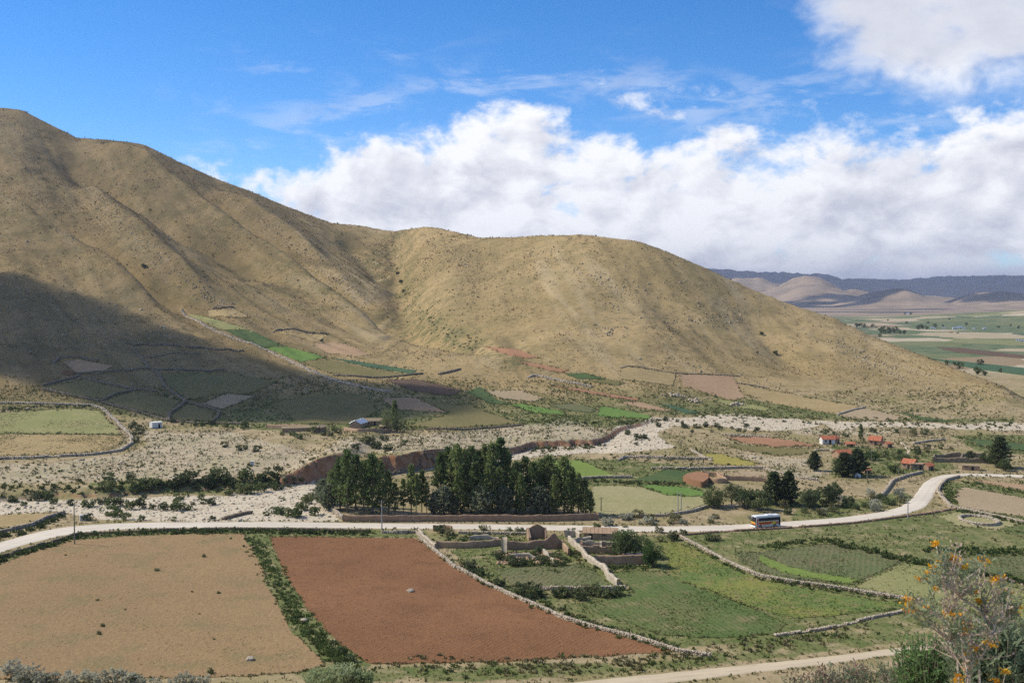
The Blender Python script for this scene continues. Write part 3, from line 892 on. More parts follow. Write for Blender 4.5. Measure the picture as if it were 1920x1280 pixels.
for fi, f in enumerate(FIELDS):
    nm, mt, lab, poly = f[:4]
    extra = f[4] if len(f) > 4 else 0.0
    dist = unproj(np.mean([q[0] for q in poly]), np.mean([q[1] for q in poly]))[0][1]
    off = (.07 if dist < 300 else .10 if dist < 480 else .17) + extra + fi * .001
    me, xy = pmesh(nm, poly, off)
    o = obj(nm, me, mt, smooth=True)
    tag(o, lab, kind='structure')

# ---------------------------------------------------------------- roads
def dirt(name, c1, c2, sc=.5):
    def fn(T):
        p = T.n('NewGeometry').outputs['Position']
        nM = T.noise(p, .08, 4, .6); nS = T.noise(p, sc, 5, .65)
        st = T.noise(T.n('VectorMath', {0: p, 1: (.05, .6, 0)}, operation='MULTIPLY').outputs[0], 1.0, 3, .6)
        c = T.mix(T.ss(nM, .35, .65), c1, c2)
        c = T.mix(T.m('MULTIPLY', T.ss(st, .45, .7), .45), c, tuple(v * .72 for v in c1))
        ax = T.n('Attribute', attribute_name='across').outputs['Fac']
        tr = T.m('MULTIPLY_ADD', T.m('SINE', T.m('MULTIPLY', ax, 18.85)), .5, .5)
        c = T.mix(T.m('MULTIPLY', tr, .35), c, tuple(min(.8, v * 1.18) for v in c1))
        eg = T.ss(T.m('ADD', T.m('ABSOLUTE', T.m('SUBTRACT', ax, .5)), T.m('MULTIPLY_ADD', nS, .3, -.15)), .36, .5)
        c = T.mix(T.m('MULTIPLY', eg, .75), c, (.36, .29, .19))
        c = T.mix(T.m('MULTIPLY', T.ss(nS, .55, .72), .4), c, tuple(min(.8, v * 1.15) for v in c1))
        surf(T, c, .95, nS, .4, .2, .1)
    return mat(name, fn)


ROADM = dirt('road_gravel', (.60, .525, .415), (.53, .46, .36))
PATHM = dirt('path_dirt', (.52, .425, .29), (.46, .375, .25))


def strip(name, pairs, off, m, label, kind='structure', nsub=6):
    A = np.array([p[0] for p in pairs], float); B = np.array([p[1] for p in pairs], float)
    a = unproj(A[:, 0], A[:, 1])[:, :2]; b = unproj(B[:, 0], B[:, 1])[:, :2]
    L = np.concatenate([[0], np.cumsum(np.hypot(*np.diff((a + b) / 2, axis=0).T))])
    s = np.arange(0, L[-1], 1.6)
    def cr(c):
        k = 3
        d = np.stack([np.interp(s, L, c[:, 0]), np.interp(s, L, c[:, 1])], -1)
        return np.stack([smooth1(d[:, 0], k, 0), smooth1(d[:, 1], k, 0)], -1)
    a, b = cr(a), cr(b)
    nrm = (b - a) / np.linalg.norm(b - a, axis=1, keepdims=True)
    a = a + nrm * (.35 * fbm(s / 3, s * 0, 91, 3))[:, None]; b = b + nrm * (.35 * fbm(s / 3, s * 0 + 9, 95, 3))[:, None]
    rows = [a + (b - a) * t / nsub for t in range(nsub + 1)]
    V = np.stack(rows, 1)
    z = GZ(V[..., 0].ravel(), V[..., 1].ravel()).reshape(V.shape[:2])
    z = z + off
    z[:, 0] -= off + .3; z[:, -1] -= off + .3
    V = np.concatenate([V, z[..., None]], -1).reshape(-1, 3)
    n = nsub + 1
    i, j = np.meshgrid(np.arange(len(s) - 1), np.arange(nsub), indexing='ij')
    q = (i * n + j).ravel()
    fc = np.stack([q, q + 1, q + n + 1, q + n], -1)
    e1 = V[fc[0, 1]] - V[fc[0, 0]]; e2 = V[fc[0, 3]] - V[fc[0, 0]]
    if np.cross(e1, e2)[2] < 0: fc = fc[:, ::-1]
    me = mesh_np(name, V, fc)
    at = me.attributes.new('across', 'FLOAT', 'POINT'); at.data.foreach_set('value', np.tile(np.linspace(0, 1, n), len(s)).astype(np.float32))
    o = obj(name, me, m, smooth=True)
    return tag(o, label, kind=kind)


ROAD = [((-90, 1042), (-60, 1085)), ((0, 1014), (0, 1036)), ((60, 996), (70, 1017)), ((120, 985), (140, 1001)), ((200, 979), (215, 994)), ((300, 977), (300, 991)), ((420, 977), (420, 990)), ((560, 977), (560, 990)), ((700, 979), (700, 992)), ((850, 980), (850, 993)),
        ((1000, 982), (1000, 995)), ((1150, 984), (1150, 997)), ((1280, 985), (1280, 999)), ((1400, 981), (1405, 994)), ((1500, 974), (1510, 988)), ((1580, 968), (1600, 980)), ((1640, 960), (1680, 969)), ((1675, 952), (1722, 960)), ((1700, 940), (1746, 947)), ((1714, 922), (1754, 930)), ((1727, 904), (1764, 912)),
        ((1745, 892), (1782, 901)), ((1770, 888), (1800, 895)), ((1810, 886), (1825, 892)), ((1860, 888), (1870, 894)), ((1930, 890), (1935, 896))]
strip('road', ROAD, .10, ROADM, 'pale gravel road crossing the valley and bending away at the right')
PATH = [((960, 1288), (960, 1330)), ((1080, 1274), (1080, 1308)), ((1200, 1262), (1200, 1289)), ((1312, 1252), (1312, 1276)), ((1425, 1241), (1425, 1261)), ((1556, 1228), (1556, 1247)), ((1640, 1217), (1640, 1234)), ((1702, 1210), (1702, 1226)), ((1790, 1200), (1790, 1214)), ((1960, 1185), (1960, 1198))]
strip('dirt_path', PATH, .08, PATHM, 'pale dirt track along the foot of the near slope')
TRACK = [((1690, 825), (1686, 828)), ((1700, 835), (1693, 838)), ((1712, 843), (1704, 847)), ((1706, 850), (1692, 852)), ((1695, 856), (1684, 856))]
strip('dirt_path', TRACK, .1, PATHM, 'short pale track between the red roofed houses')


# ---------------------------------------------------------------- dry stone walls
STONEM = simple('wall_stone', (.50, .42, .31), (.33, .265, .185), 1.2)
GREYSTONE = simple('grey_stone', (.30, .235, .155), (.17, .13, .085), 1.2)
ADOBE = simple('adobe', (.40, .27, .165), (.31, .20, .12), .9)
ADOBE_D = simple('adobe_dark', (.33, .215, .135), (.26, .165, .10), .9)


def world_line(pts, step, ymin=92.0):
    p = np.array(pts, float)
    w = unproj(p[:, 0], p[:, 1], ymin)[:, :2]
    L = np.concatenate([[0], np.cumsum(np.hypot(*np.diff(w, axis=0).T))])
    n = max(3, int(L[-1] / step) + 1)
    s = np.linspace(0, L[-1], n)
    xy = np.stack([np.interp(s, L, w[:, 0]), np.interp(s, L, w[:, 1])], -1)
    if n > 12:
        xy[1:-1] = np.stack([smooth1(xy[:, 0], 2, 0), smooth1(xy[:, 1], 2, 0)], -1)[1:-1]
    return xy, s


BOXV = np.array([(i, j, k) for i in (-.5, .5) for j in (-.5, .5) for k in (-.5, .5)])
BOXF = np.array([(0, 1, 3, 2), (4, 6, 7, 5), (0, 4, 5, 1), (2, 3, 7, 6), (0, 2, 6, 4), (1, 5, 7, 3)])


def stones(centers, sizes, yaw, jit=.14):
    n = len(centers)
    v = BOXV[None] * (1 + 0 * centers[:, None, :1])
    v = v * np.where(v[..., 2:] > 0, rng.uniform(.62, .95, (n, 8, 1)), 1)       # narrower tops
    v = v + rng.uniform(-jit, jit, (n, 8, 3))
    v = v * sizes[:, None, :]
    c, s = np.cos(yaw)[:, None], np.sin(yaw)[:, None]
    x = v[..., 0] * c - v[..., 1] * s; y = v[..., 0] * s + v[..., 1] * c
    v = np.stack([x, y, v[..., 2]], -1) + centers[:, None, :]
    f = BOXF[None] + (np.arange(n) * 8)[:, None, None]
    return v.reshape(-1, 3), f.reshape(-1, 4)


def stone_wall(pts, h, label, m=None, size=None, name='stone_wall', broken=.12, group='dry stone walls between the fields'):
    mid = unproj(*pts[len(pts) // 2])[0]
    st = (size or float(np.clip(mid[1] / 700, .38, .95)))
    h = h * .8
    xy, s = world_line(pts, st * .95)
    d = np.gradient(xy, axis=0); yaw = np.arctan2(d[:, 1], d[:, 0])
    nx, ny = -np.sin(yaw), np.cos(yaw)
    hh = h * (1 + .45 * fbm(s / 5, s * 0 + h * 7, 17, 3)) * (1 - .75 * (vnoise(s / 6, s * 0 + 3 * h, 5) < broken))
    nc = max(1, int(round(h / (st * .62))))
    C, S, W = [], [], []
    z = GZ(xy[:, 0], xy[:, 1])
    for k in range(nc):
        for side in (-.5, .5):
            keep = (hh >= (k + .4) * st * .62) | (k == 0)
            n = keep.sum()
            off = side * st * (1.05 - .35 * k / nc) + rng.normal(0, .07 * st, n)
            sh = rng.uniform(-.25, .25, n) * st
            C.append(np.stack([xy[keep, 0] + nx[keep] * off + np.cos(yaw[keep]) * sh, xy[keep, 1] + ny[keep] * off + np.sin(yaw[keep]) * sh, z[keep] + (k + .42) * st * .62], -1))
            S.append(rng.uniform(.75, 1.25, (n, 3)) * np.array([st * 1.1, st * .95, st * .8]))
            W.append(yaw[keep] + rng.normal(0, .25, n))
    # fallen stones along the foot
    n = max(2, len(xy) // 5); i = rng.integers(0, len(xy), n); off = rng.normal(0, 1.5 * st, n)
    C.append(np.stack([xy[i, 0] + nx[i] * off, xy[i, 1] + ny[i] * off, z[i] + .1], -1)); S.append(rng.uniform(.3, .9, (n, 3)) * st); W.append(rng.uniform(0, 6, n))
    v, f = stones(np.concatenate(C), np.concatenate(S), np.concatenate(W))
    o = obj(name, mesh_np(name, v, f), m or STONEM)
    return tag(o, label, 'wall', group, 'thing')


def adobe_wall(pts, h, thick, label, m=None, name='adobe_wall', wear=.35, peaks=(), cat='wall', group=None, parent=None):
    """earth wall with an uneven, weathered top; peaks = (position 0..1, extra height, half width 0..1)"""
    xy, s = world_line(pts, .55)
    d = np.gradient(xy, axis=0); d /= np.linalg.norm(d, axis=1, keepdims=True)
    nn = np.stack([-d[:, 1], d[:, 0]], -1)
    t = s / s[-1]
    top = h + wear * fbm(s / 2.2, s * 0 + h, 23, 4)
    for (p, e, w) in peaks:
        top += e * np.clip(1 - np.abs(t - p) / w, 0, 1)
    z = GZ(xy[:, 0], xy[:, 1])
    prof = []
    bul = .06 * fbm(s / 1.3, s * 0 + 4, 27, 3)
    for (o, kz) in ((-.5, -.3), (-.5, .35), (-.46, .75), (-.38, 1), (.38, 1), (.46, .75), (.5, .35), (.5, -.3)):
        q = xy + nn * (o * thick + bul * (1 if o > 0 else -1))[:, None]
        prof.append(np.column_stack([q, z + (top * kz if kz > 0 else kz)]))
    V = np.stack(prof, 1); n, k = V.shape[:2]
    i, j = np.meshgrid(np.arange(n - 1), np.arange(k - 1), indexing='ij')
    q = (i * k + j).ravel()
    f = np.stack([q, q + k, q + k + 1, q + 1], -1)
    V = V.reshape(-1, 3)
    b0 = np.arange(k)
    caps = np.stack([np.concatenate([b0[:1], b0[1:4]]), np.array([0, 3, 4, 7]), np.array([4, 5, 6, 7])])
    caps2 = (caps + (n - 1) * k)[:, ::-1]
    me = mesh_np(name, V, [f[:, ::-1], caps, caps2])
    o = obj(name, me, m or ADOBE, parent)
    if parent is None:
        tag(o, label, cat, group, 'thing')
    return o


W = stone_wall
W([(781, 999), (800, 1020), (818, 1035), (850, 1062), (880, 1077), (917, 1098), (962, 1118), (1007, 1137), (1057, 1160), (1124, 1180), (1200, 1199), (1268, 1221), (1330, 1231)], 1.0, 'pale rubble wall along the right edge of the big ploughed field')
W([(1275, 1007), (1312, 1026), (1365, 1055), (1425, 1081), (1481, 1091), (1575, 1104), (1650, 1116), (1729, 1128)], .95, 'long curving rubble wall between the green crop fields')
W([(1008, 1105), (1058, 1107), (1087, 1106), (1129, 1106), (1171, 1105)], 1.2, 'stone wall along the lower edge of the small vegetable field')
W([(-120, 755), (0, 756), (105, 758), (169, 760), (192, 766), (218, 790), (246, 817), (248, 831), (225, 846), (176, 853), (70, 859), (0, 861), (-120, 867)], 1.5, 'thick stone wall curving round the pale green field at the far left', size=.8)
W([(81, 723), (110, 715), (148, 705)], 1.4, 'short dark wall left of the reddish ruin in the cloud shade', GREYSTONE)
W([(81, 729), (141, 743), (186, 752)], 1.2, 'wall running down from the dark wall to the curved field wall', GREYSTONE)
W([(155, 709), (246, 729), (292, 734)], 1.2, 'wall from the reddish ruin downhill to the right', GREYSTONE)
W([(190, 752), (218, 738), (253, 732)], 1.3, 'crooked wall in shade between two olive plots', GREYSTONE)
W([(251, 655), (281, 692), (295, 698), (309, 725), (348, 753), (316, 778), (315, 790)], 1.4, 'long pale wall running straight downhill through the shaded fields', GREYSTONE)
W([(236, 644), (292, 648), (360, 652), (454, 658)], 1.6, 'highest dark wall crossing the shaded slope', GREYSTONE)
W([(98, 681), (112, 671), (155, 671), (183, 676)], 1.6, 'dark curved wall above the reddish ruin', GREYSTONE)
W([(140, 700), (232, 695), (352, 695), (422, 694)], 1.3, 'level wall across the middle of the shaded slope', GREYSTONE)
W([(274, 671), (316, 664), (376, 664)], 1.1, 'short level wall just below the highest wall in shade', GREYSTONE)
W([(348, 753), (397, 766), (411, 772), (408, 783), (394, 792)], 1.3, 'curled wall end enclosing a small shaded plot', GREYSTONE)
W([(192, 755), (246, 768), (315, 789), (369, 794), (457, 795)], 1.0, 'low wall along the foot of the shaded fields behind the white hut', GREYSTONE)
W([(341, 581), (380, 609), (457, 641), (510, 662), (570, 690), (640, 718), (730, 735)], 1.3, 'long pale wall along the lower side of the green terraces')
W([(512, 623), (527, 618), (570, 622), (615, 627)], 1.6, 'dark wall above the ochre plot on the slope', GREYSTONE)
W([(401, 578), (420, 577), (438, 577)], 1.3, 'short wall at the top of the highest ochre plot', GREYSTONE)
W([(627, 704), (687, 708), (764, 704), (792, 701)], 1.5, 'dark wall closing the long olive terrace', GREYSTONE)
W([(824, 702), (862, 693)], 1.5, 'short slanting wall alone on the tan fan', GREYSTONE)
W([(799, 806), (850, 806), (912, 803), (980, 797)], 1.2, 'wall along the lower edge of the olive field right of the farm', GREYSTONE)
W([(989, 708), (1003, 704), (1052, 715), (1109, 726)], 1.2, 'hooked wall above the long red strip')
W([(722, 893), (745, 888), (771, 882), (820, 874)], 1.5, 'wall between the dry river and the field behind the grove gap', GREYSTONE)
W([(1160, 863), (1174, 857), (1247, 860), (1334, 862)], 1.2, 'wall along the upper edge of the greens right of the grove')
W([(1223, 878), (1271, 880), (1324, 880), (1392, 878), (1433, 879)], 1.2, 'straight pale wall across the fields left of the dark tree pair')
W([(1433, 880), (1465, 889), (1501, 898), (1532, 901)], 1.2, 'wall continuing to the right behind the dark tree pair')
W([(1295, 844), (1315, 855), (1334, 864)], 1.1, 'short slanting wall left of the yellow crop')
W([(1031, 897), (1080, 899), (1130, 896), (1185, 896)], 1.2, 'wall below the triangular green field behind the grove')
W([(1174, 969), (1247, 968), (1300, 959), (1324, 951), (1404, 951)], 1.1, 'wall along the lower edge of the pale pasture')
W([(1634, 936), (1655, 929), (1665, 916), (1674, 903), (1701, 893), (1728, 887)], 1.2, 'winding pale wall left of the road bend')
W([(1259, 1004), (1310, 1001), (1368, 996), (1465, 991), (1550, 985), (1600, 981), (1701, 968), (1742, 963), (1795, 953)], .55, 'low wall along the near side of the road beside the bus', ADOBE_D)
W([(1795, 953), (1783, 951), (1774, 942), (1759, 923), (1762, 913), (1774, 901), (1798, 895)], 1.1, 'pale wall curving along the inside of the road bend')
W([(1797, 954), (1851, 965), (1930, 983)], 1.0, 'wall going right from the road bend above the round pen')
W([(-60, 1012), (0, 998), (57, 987), (87, 973), (120, 963)], 1.2, 'wall along the far side of the road at the left edge')
W([(0, 1046), (60, 1026), (110, 1014), (150, 1001), (300, 995), (427, 993), (560, 994), (691, 997)], .8, 'low overgrown wall between the road and the tan and brown fields', GREYSTONE)
W([(717, 999), (750, 1000), (781, 999)], 1.2, 'short pale wall right of the nearest power pole')
W([(420, 974), (445, 967), (470, 962)], 1.2, 'short dark wall sticking out of the dry riverbed', GREYSTONE, size=.7)
W([(1455, 1192), (1537, 1181), (1590, 1170), (1631, 1159), (1699, 1146)], .5, 'broken row of stones above the dirt track', broken=.4)
W([(860, 1000), (920, 1001), (991, 1002)], 1.0, 'low wall at the roadside above the ruins')
W([(1713, 832), (1745, 827), (1770, 825)], 1.2, 'low wall at the left of the far dark green field')
W([(1440, 820), (1400, 818), (1360, 816)], 1.1, 'low wall above the red brown field')
W([(1530, 845), (1557, 845), (1575, 848)], 1.2, 'low wall below the white house')
W([(1571, 778), (1600, 769), (1621, 765)], 1.3, 'wall up the left side of the brown triangular plot')
W([(1382, 718), (1410, 722), (1440, 728)], 1.0, 'thin wall at the top of the largest ochre plot', GREYSTONE)
W([(1164, 690), (1177, 686), (1270, 700), (1330, 702), (1385, 705)], 1.0, 'thin wall along the top of the ochre and reddish hill plots', GREYSTONE)
W([(588, 926), (600, 938), (620, 955), (643, 973)], 1.5, 'pale stone wall down the left side of the pine grove')

# corral: a ring of stones
c0 = G(1835, 977)
ring = []
for k in range(37):
    a = 2 * math.pi * k / 36
    q = proj(c0.x + 4.6 * math.cos(a), c0.y + 6.2 * math.sin(a), c0.z)
    ring.append(q)
stone_wall(ring, 1.2, 'round stone pen at the right edge of the valley fields', size=.45, name='stone_pen', broken=-1, group=None)

# ---------------------------------------------------------------- earth walls and ruins by the road
adobe_wall([(643, 977), (720, 978), (800, 977), (900, 977), (1000, 977), (1060, 976), (1122, 974)], 1.75, .6, 'long brown adobe wall in front of the pine grove', ADOBE_D, wear=.3)
adobe_wall([(1115, 1057), (1160, 1057), (1226, 1056)], 2.0, .6, 'brown adobe wall of the courtyard below the willow tree', wear=.2)
adobe_wall([(1067, 1016), (1080, 1027), (1092, 1037), (1098, 1048), (1119, 1061), (1135, 1070), (1140, 1085), (1160, 1099)], 1.5, .8, 'crumbling pale wall running down from the ruins past the vegetable field', STONEM, wear=.6)
adobe_wall([(818, 1026), (860, 1027), (897, 1026), (939, 1021)], 1.5, .6, 'worn adobe wall left of the ruin pillar', wear=.5)
adobe_wall([(812, 995), (830, 994), (847, 996)], 1.4, .6, 'short dark adobe wall by the road left of the gabled ruin', ADOBE_D)
adobe_wall([(785, 998), (795, 1010), (807, 1020), (817, 1028)], 1.1, .7, 'pale earth wall slanting down from the road beside the ploughed field', STONEM)

rv = empty('ruined_building', G(1000, 1030), 0, 'long roofless adobe ruin with a gable and a broken pillar', 'ruin')
base = rv.location.copy()


def local(o, r):
    o.matrix_parent_inverse = r.matrix_basis.inverted()
    return o


local(adobe_wall([(950, 1030), (975, 1029), (1000, 1029), (1030, 1028), (1054, 1026)], 2.0, .7, None, ADOBE_D, name='wall', wear=.9, peaks=[(.85, 1.5, .17)], parent=rv), rv)
local(adobe_wall([(943, 1037), (947, 1038), (951, 1038)], 3.8, .9, None, STONEM, name='pillar', wear=.5, parent=rv), rv)
local(adobe_wall([(1054, 1026), (1060, 1033), (1067, 1040)], 1.6, .6, None, ADOBE, name='side_wall', wear=.7, parent=rv), rv)

M_ROOFRED = simple('red_roof', (.50, .17, .085), (.36, .12, .06), 1.2, .8)
M_ROOFTAN = simple('tan_roof', (.42, .29, .18), (.33, .22, .13), 1.5, .9)
M_TIN = simple('tin_roof', (.55, .60, .66), (.48, .53, .6), 1.0, .35, .1, .5, .6)
M_THATCH = simple('thatch', (.36, .28, .17), (.27, .20, .12), 3.0, .95, .6)
M_WHITE = simple('white_plaster', (.74, .71, .65), (.55, .51, .44), .7)
M_DARK = simple('dark_opening', (.03, .026, .022), (.02, .018, .016), 1.0)
M_WOOD = simple('weathered_wood', (.20, .15, .10), (.13, .095, .065), 4.0)
M_GLASS = simple('window_glass', (.03, .04, .05), (.025, .03, .04), 1.0, .12, 0.0, .5)


def house(loc, rz, L, Wd, hw, hr, wm, rm, label, name='adobe_house', cat='house', front=1, openings=((-.25, 'window'), (.1, 'door')), group=None, over=.3, hip=0.0):
    """gabled house: L along x, ridge along x; front = side (-1 = towards -y) with the openings"""
    r = empty(name, loc, rz, label, cat, group)
    b = MB()
    x, y = L / 2, Wd / 2
    b.add([(-x, -y, -.6), (x, -y, -.6), (x, y, -.6), (-x, y, -.6), (-x, -y, hw), (x, -y, hw), (x, y, hw), (-x, y, hw), (-x, 0, hw + hr - .04), (x, 0, hw + hr - .04)],
          [(0, 1, 5, 4), (2, 3, 7, 6), (3, 0, 4, 8, 7), (1, 2, 6, 9, 5)])
    b.build('wall', wm, r)
    b = MB()
    t = .13
    for sgn in (-1, 1):
        e = over
        ys, zs = sgn * (y + e), hw - e * hr / y
        p = [(-x - e, 0, hw + hr), (x + e, 0, hw + hr), (x + e, ys, zs), (-x - e, ys, zs)]
        q = [(a, bb, c + t) for a, bb, c in p]
        fs = [(0, 1, 2, 3), (7, 6, 5, 4), (0, 4, 5, 1), (1, 5, 6, 2), (2, 6, 7, 3), (3, 7, 4, 0)]
        b.add(p + q, fs if sgn < 0 else [f[::-1] for f in fs])
        # ribs of the roofing
        nr = max(3, int(L / .9))
        for k in range(nr + 1):
            xx = -x - e + (L + 2 * e) * k / nr
            b.add([(xx - .05, 0, hw + hr + t), (xx + .05, 0, hw + hr + t), (xx + .05, ys, zs + t), (xx - .05, ys, zs + t), (xx, 0, hw + hr + t + .07), (xx, ys, zs + t + .07)],
                  [(0, 4, 5, 3), (4, 1, 2, 5), (3, 5, 2), (0, 1, 4)])
    b.build('roof', rm, r)
    for fx, kind in openings:
        w, h0, h1 = (.95, 0.0, min(1.95, hw - .2)) if kind == 'door' else (.9, .95, min(1.75, hw - .25))
        b = MB()
        b.box((fx * L, front * (y + .02), (h0 + h1) / 2), (w, .10, h1 - h0))
        po = b.build(kind, M_WOOD, r)
        b = MB()
        b.box((fx * L, front * (y + .075), (h0 + h1) / 2), (w - .2, .02, h1 - h0 - .2))
        b.build('panel' if kind == 'door' else 'pane', M_DARK if kind == 'door' else M_GLASS, po)
    return r


def face(px, py):
    """bearing across the line of sight at a place"""
    p = G(px, py)
    return p, -math.atan2(p.x, p.y)


# gabled ruin by the road: three walls, open front
p, a = face(1008, 1011)
gr = empty('ruined_building', p, a + .15, 'small roofless ruin by the road with one dark gable wall standing', 'ruin')
b = MB()
b.add([(-2.0, 1.6, -.4), (2.0, 1.6, -.4), (2.0, 1.6, 2.5), (.9, 1.6, 3.2), (0, 1.6, 3.5), (-.9, 1.6, 3.1), (-2.0, 1.6, 2.5),
       (-2.0, 2.2, -.4), (2.0, 2.2, -.4), (2.0, 2.2, 2.5), (.9, 2.2, 3.2), (0, 2.2, 3.5), (-.9, 2.2, 3.1), (-2.0, 2.2, 2.5)],
      [(0, 1, 2, 3, 4, 5, 6), (13, 12, 11, 10, 9, 8, 7), (0, 6, 13, 7), (1, 8, 9, 2), (2, 9, 10, 3), (3, 10, 11, 4), (4, 11, 12, 5), (5, 12, 13, 6)])
b.build('gable', ADOBE_D, gr)
b = MB()
b.add([(-2.5, 2.2, -.4), (-1.9, 2.2, -.4), (-1.9, 2.2, 2.6), (-2.5, 2.2, 2.6), (-2.5, -2.0, -.4), (-1.9, -2.0, -.4), (-1.9, -2.0, 1.0), (-2.5, -2.0, 1.1), (-1.9, .2, 1.9), (-2.5, .2, 2.0)],
      [(0, 3, 9, 7, 4), (1, 5, 6, 8, 2), (2, 8, 9, 3), (8, 6, 7, 9), (4, 7, 6, 5), (0, 1, 2, 3)])
b.build('side_wall', ADOBE, gr)
b = MB()
b.add([(1.95, 2.0, -.4), (2.5, 2.0, -.4), (2.5, 2.0, 2.6), (1.95, 2.0, 2.6), (1.95, -.6, -.4), (2.5, -.6, -.4), (2.5, -.6, .8), (1.95, -.6, .9)],
      [(0, 3, 7, 4), (1, 5, 6, 2), (2, 6, 7, 3), (4, 7, 6, 5), (0, 1, 2, 3)])
b.build('side_wall', ADOBE_D, gr)

# tan roofed adobe house by the willow
p, a = face(1127, 1012)
house(p + Vector((0, 2.2, 0)), a - .05, 8.2, 4.0, 1.7, .9, ADOBE, M_ROOFTAN, 'low adobe house with a tan roof beside the willow tree', front=-1, openings=((-.28, 'door'), (.12, 'window')))

# roofless rooms
p, a = face(1124, 1036)
rr = empty('roofless_rooms', p, a, 'pair of roofless square rooms with pale wall tops', 'ruin')
for nm, c, s in (('front_wall', (0, -.3, .75), (9.0, .5, 2.1)), ('back_wall', (0, 4.6, .9), (9.0, .5, 2.2)), ('side_wall', (-4.3, 2.15, .85), (.5, 4.3, 2.1)), ('side_wall', (4.3, 2.15, .85), (.5, 4.3, 2.3)), ('partition', (.3, 2.15, .8), (.5, 4.3, 2.0)), ('pillar', (5.4, -.2, 1.2), (1.2, .9, 3.0))):
    b = MB()
    nseg = 6
    for k in range(nseg):
        ln = max(s[0], s[1]); along_x = s[0] >= s[1]
        o = (k + .5) / nseg * ln - ln / 2
        hh = s[2] + random.uniform(-.35, .25)
        cc = (c[0] + (o if along_x else 0), c[1] + (0 if along_x else o), hh / 2 - .3)
        b.box(cc, ((ln / nseg - .003) if along_x else s[0], s[1] if along_x else (ln / nseg - .003), hh), 0, .0)
    b.build(nm, STONEM if nm in ('pillar', 'back_wall', 'partition') else ADOBE, rr)

for pts, hh, lab in (([(955, 1047), (985, 1045), (1012, 1048)], .9, 'low broken wall among the rubble, left'), ([(1018, 1036), (1028, 1046), (1040, 1058)], 1.0, 'low broken wall slanting through the rubble'), ([(880, 1012), (905, 1010), (935, 1011)], .9, 'low worn wall between the roadside wall and the ruin'), ([(1058, 1006), (1080, 1005), (1088, 1010)], 1.5, 'stub of adobe wall left of the tan roofed house'), ([(1075, 1018), (1095, 1016), (1108, 1016)], 1.1, 'yard wall in front of the tan roofed house'), ([(1165, 1046), (1200, 1047), (1226, 1050)], 1.1, 'low wall behind the courtyard under the willow'), ([(1160, 1036), (1168, 1042), (1172, 1050)], 1.3, 'short wall right of the roofless rooms')):
    adobe_wall(pts, hh, .6, lab, random.choice((ADOBE, STONEM)), wear=.6)
# rubble inside the ruin
n = 130
qx = rng.uniform(932, 1056, n); qy = rng.uniform(1037, 1058, n)
w3 = unproj(qx, qy)
v, f = stones(w3 + np.array([0, 0, .15]), rng.uniform(.35, 1.1, (n, 3)), rng.uniform(0, 6, n))
tag(obj('rubble', mesh_np('rubble', v, f), ADOBE), 'fallen stones scattered inside the long ruin', kind='stuff')

# farm with tin roof at the edge of the cloud shade
p, a = face(672, 803)
house(p + Vector((0, 2, 0)), a + 1.15, 8.0, 5.0, 2.4, 1.4, ADOBE, M_TIN, 'small farm house with a bright tin roof at the edge of the shade', front=1)
p, a = face(697, 799)
house(p + Vector((0, 4, 0)), a, 8.5, 4.0, 2.2, 1.0, ADOBE, M_THATCH, 'long farm house with a tan thatched roof behind the tin roofed house', front=-1)
p, a = face(722, 807)
house(p + Vector((0, 2, 0)), a, 5.0, 3.5, 1.8, .5, ADOBE, M_THATCH, 'low brown shed right of the thatched farm house', name='shed', cat='shed', front=-1, openings=((-.1, 'door'),))
adobe_wall([(645, 808), (670, 810), (700, 809), (735, 810)], 1.5, .5, 'adobe yard wall in front of the tin roofed farm')
adobe_wall([(500, 803), (540, 804), (580, 805)], 2.0, .6, 'long adobe wall with the light top left of the farm', ADOBE)
p, a = face(560, 809)
house(p + Vector((0, 3.2, 0)), a, 15.5, 4.2, 1.5, .55, ADOBE, M_THATCH, 'long low adobe building with a pale roof left of the farm', front=-1, openings=((.2, 'door'),))
p, a = face(597, 809)
house(p + Vector((0, 2.5, 0)), a + 1.1, 6.0, 3.8, 1.8, .8, ADOBE_D, M_THATCH, 'small dark adobe house at the right end of the long low building', front=1, openings=((.1, 'door'),))

# white hut on the left
p, a = face(289, 803)
house(p + Vector((0, 2.2, 0)), a + .35, 4.6, 3.6, 2.6, .35, M_WHITE, M_WHITE, 'small white hut standing alone on the stony slope at the left', name='white_hut', cat='hut', front=-1, openings=((.22, 'door'),), over=.08)
# white water box
p, a = face(473, 872)
r = empty('water_box', p, a, 'tiny white concrete box on the stony ground left of the grove', 'water box')
b = MB(); b.box((0, 0, .6), (1.2, 1.1, 1.6)); b.build('tank', M_WHITE, r)
b = MB(); b.box((0, 0, 1.46), (1.35, 1.25, .12)); b.build('lid', M_WHITE, r)
# white road board
p, a = face(157, 975)
r = empty('road_marker', p, a + .2, 'white painted block at the roadside behind the left power pole', 'marker')
b = MB(); b.box((0, 0, .7), (2.1, .7, 1.7)); b.build('block', M_WHITE, r)
b = MB(); b.box((.35, -.36, .75), (1.0, .03, .6)); b.build('panel', simple('grey_panel', (.35, .34, .36)), r)

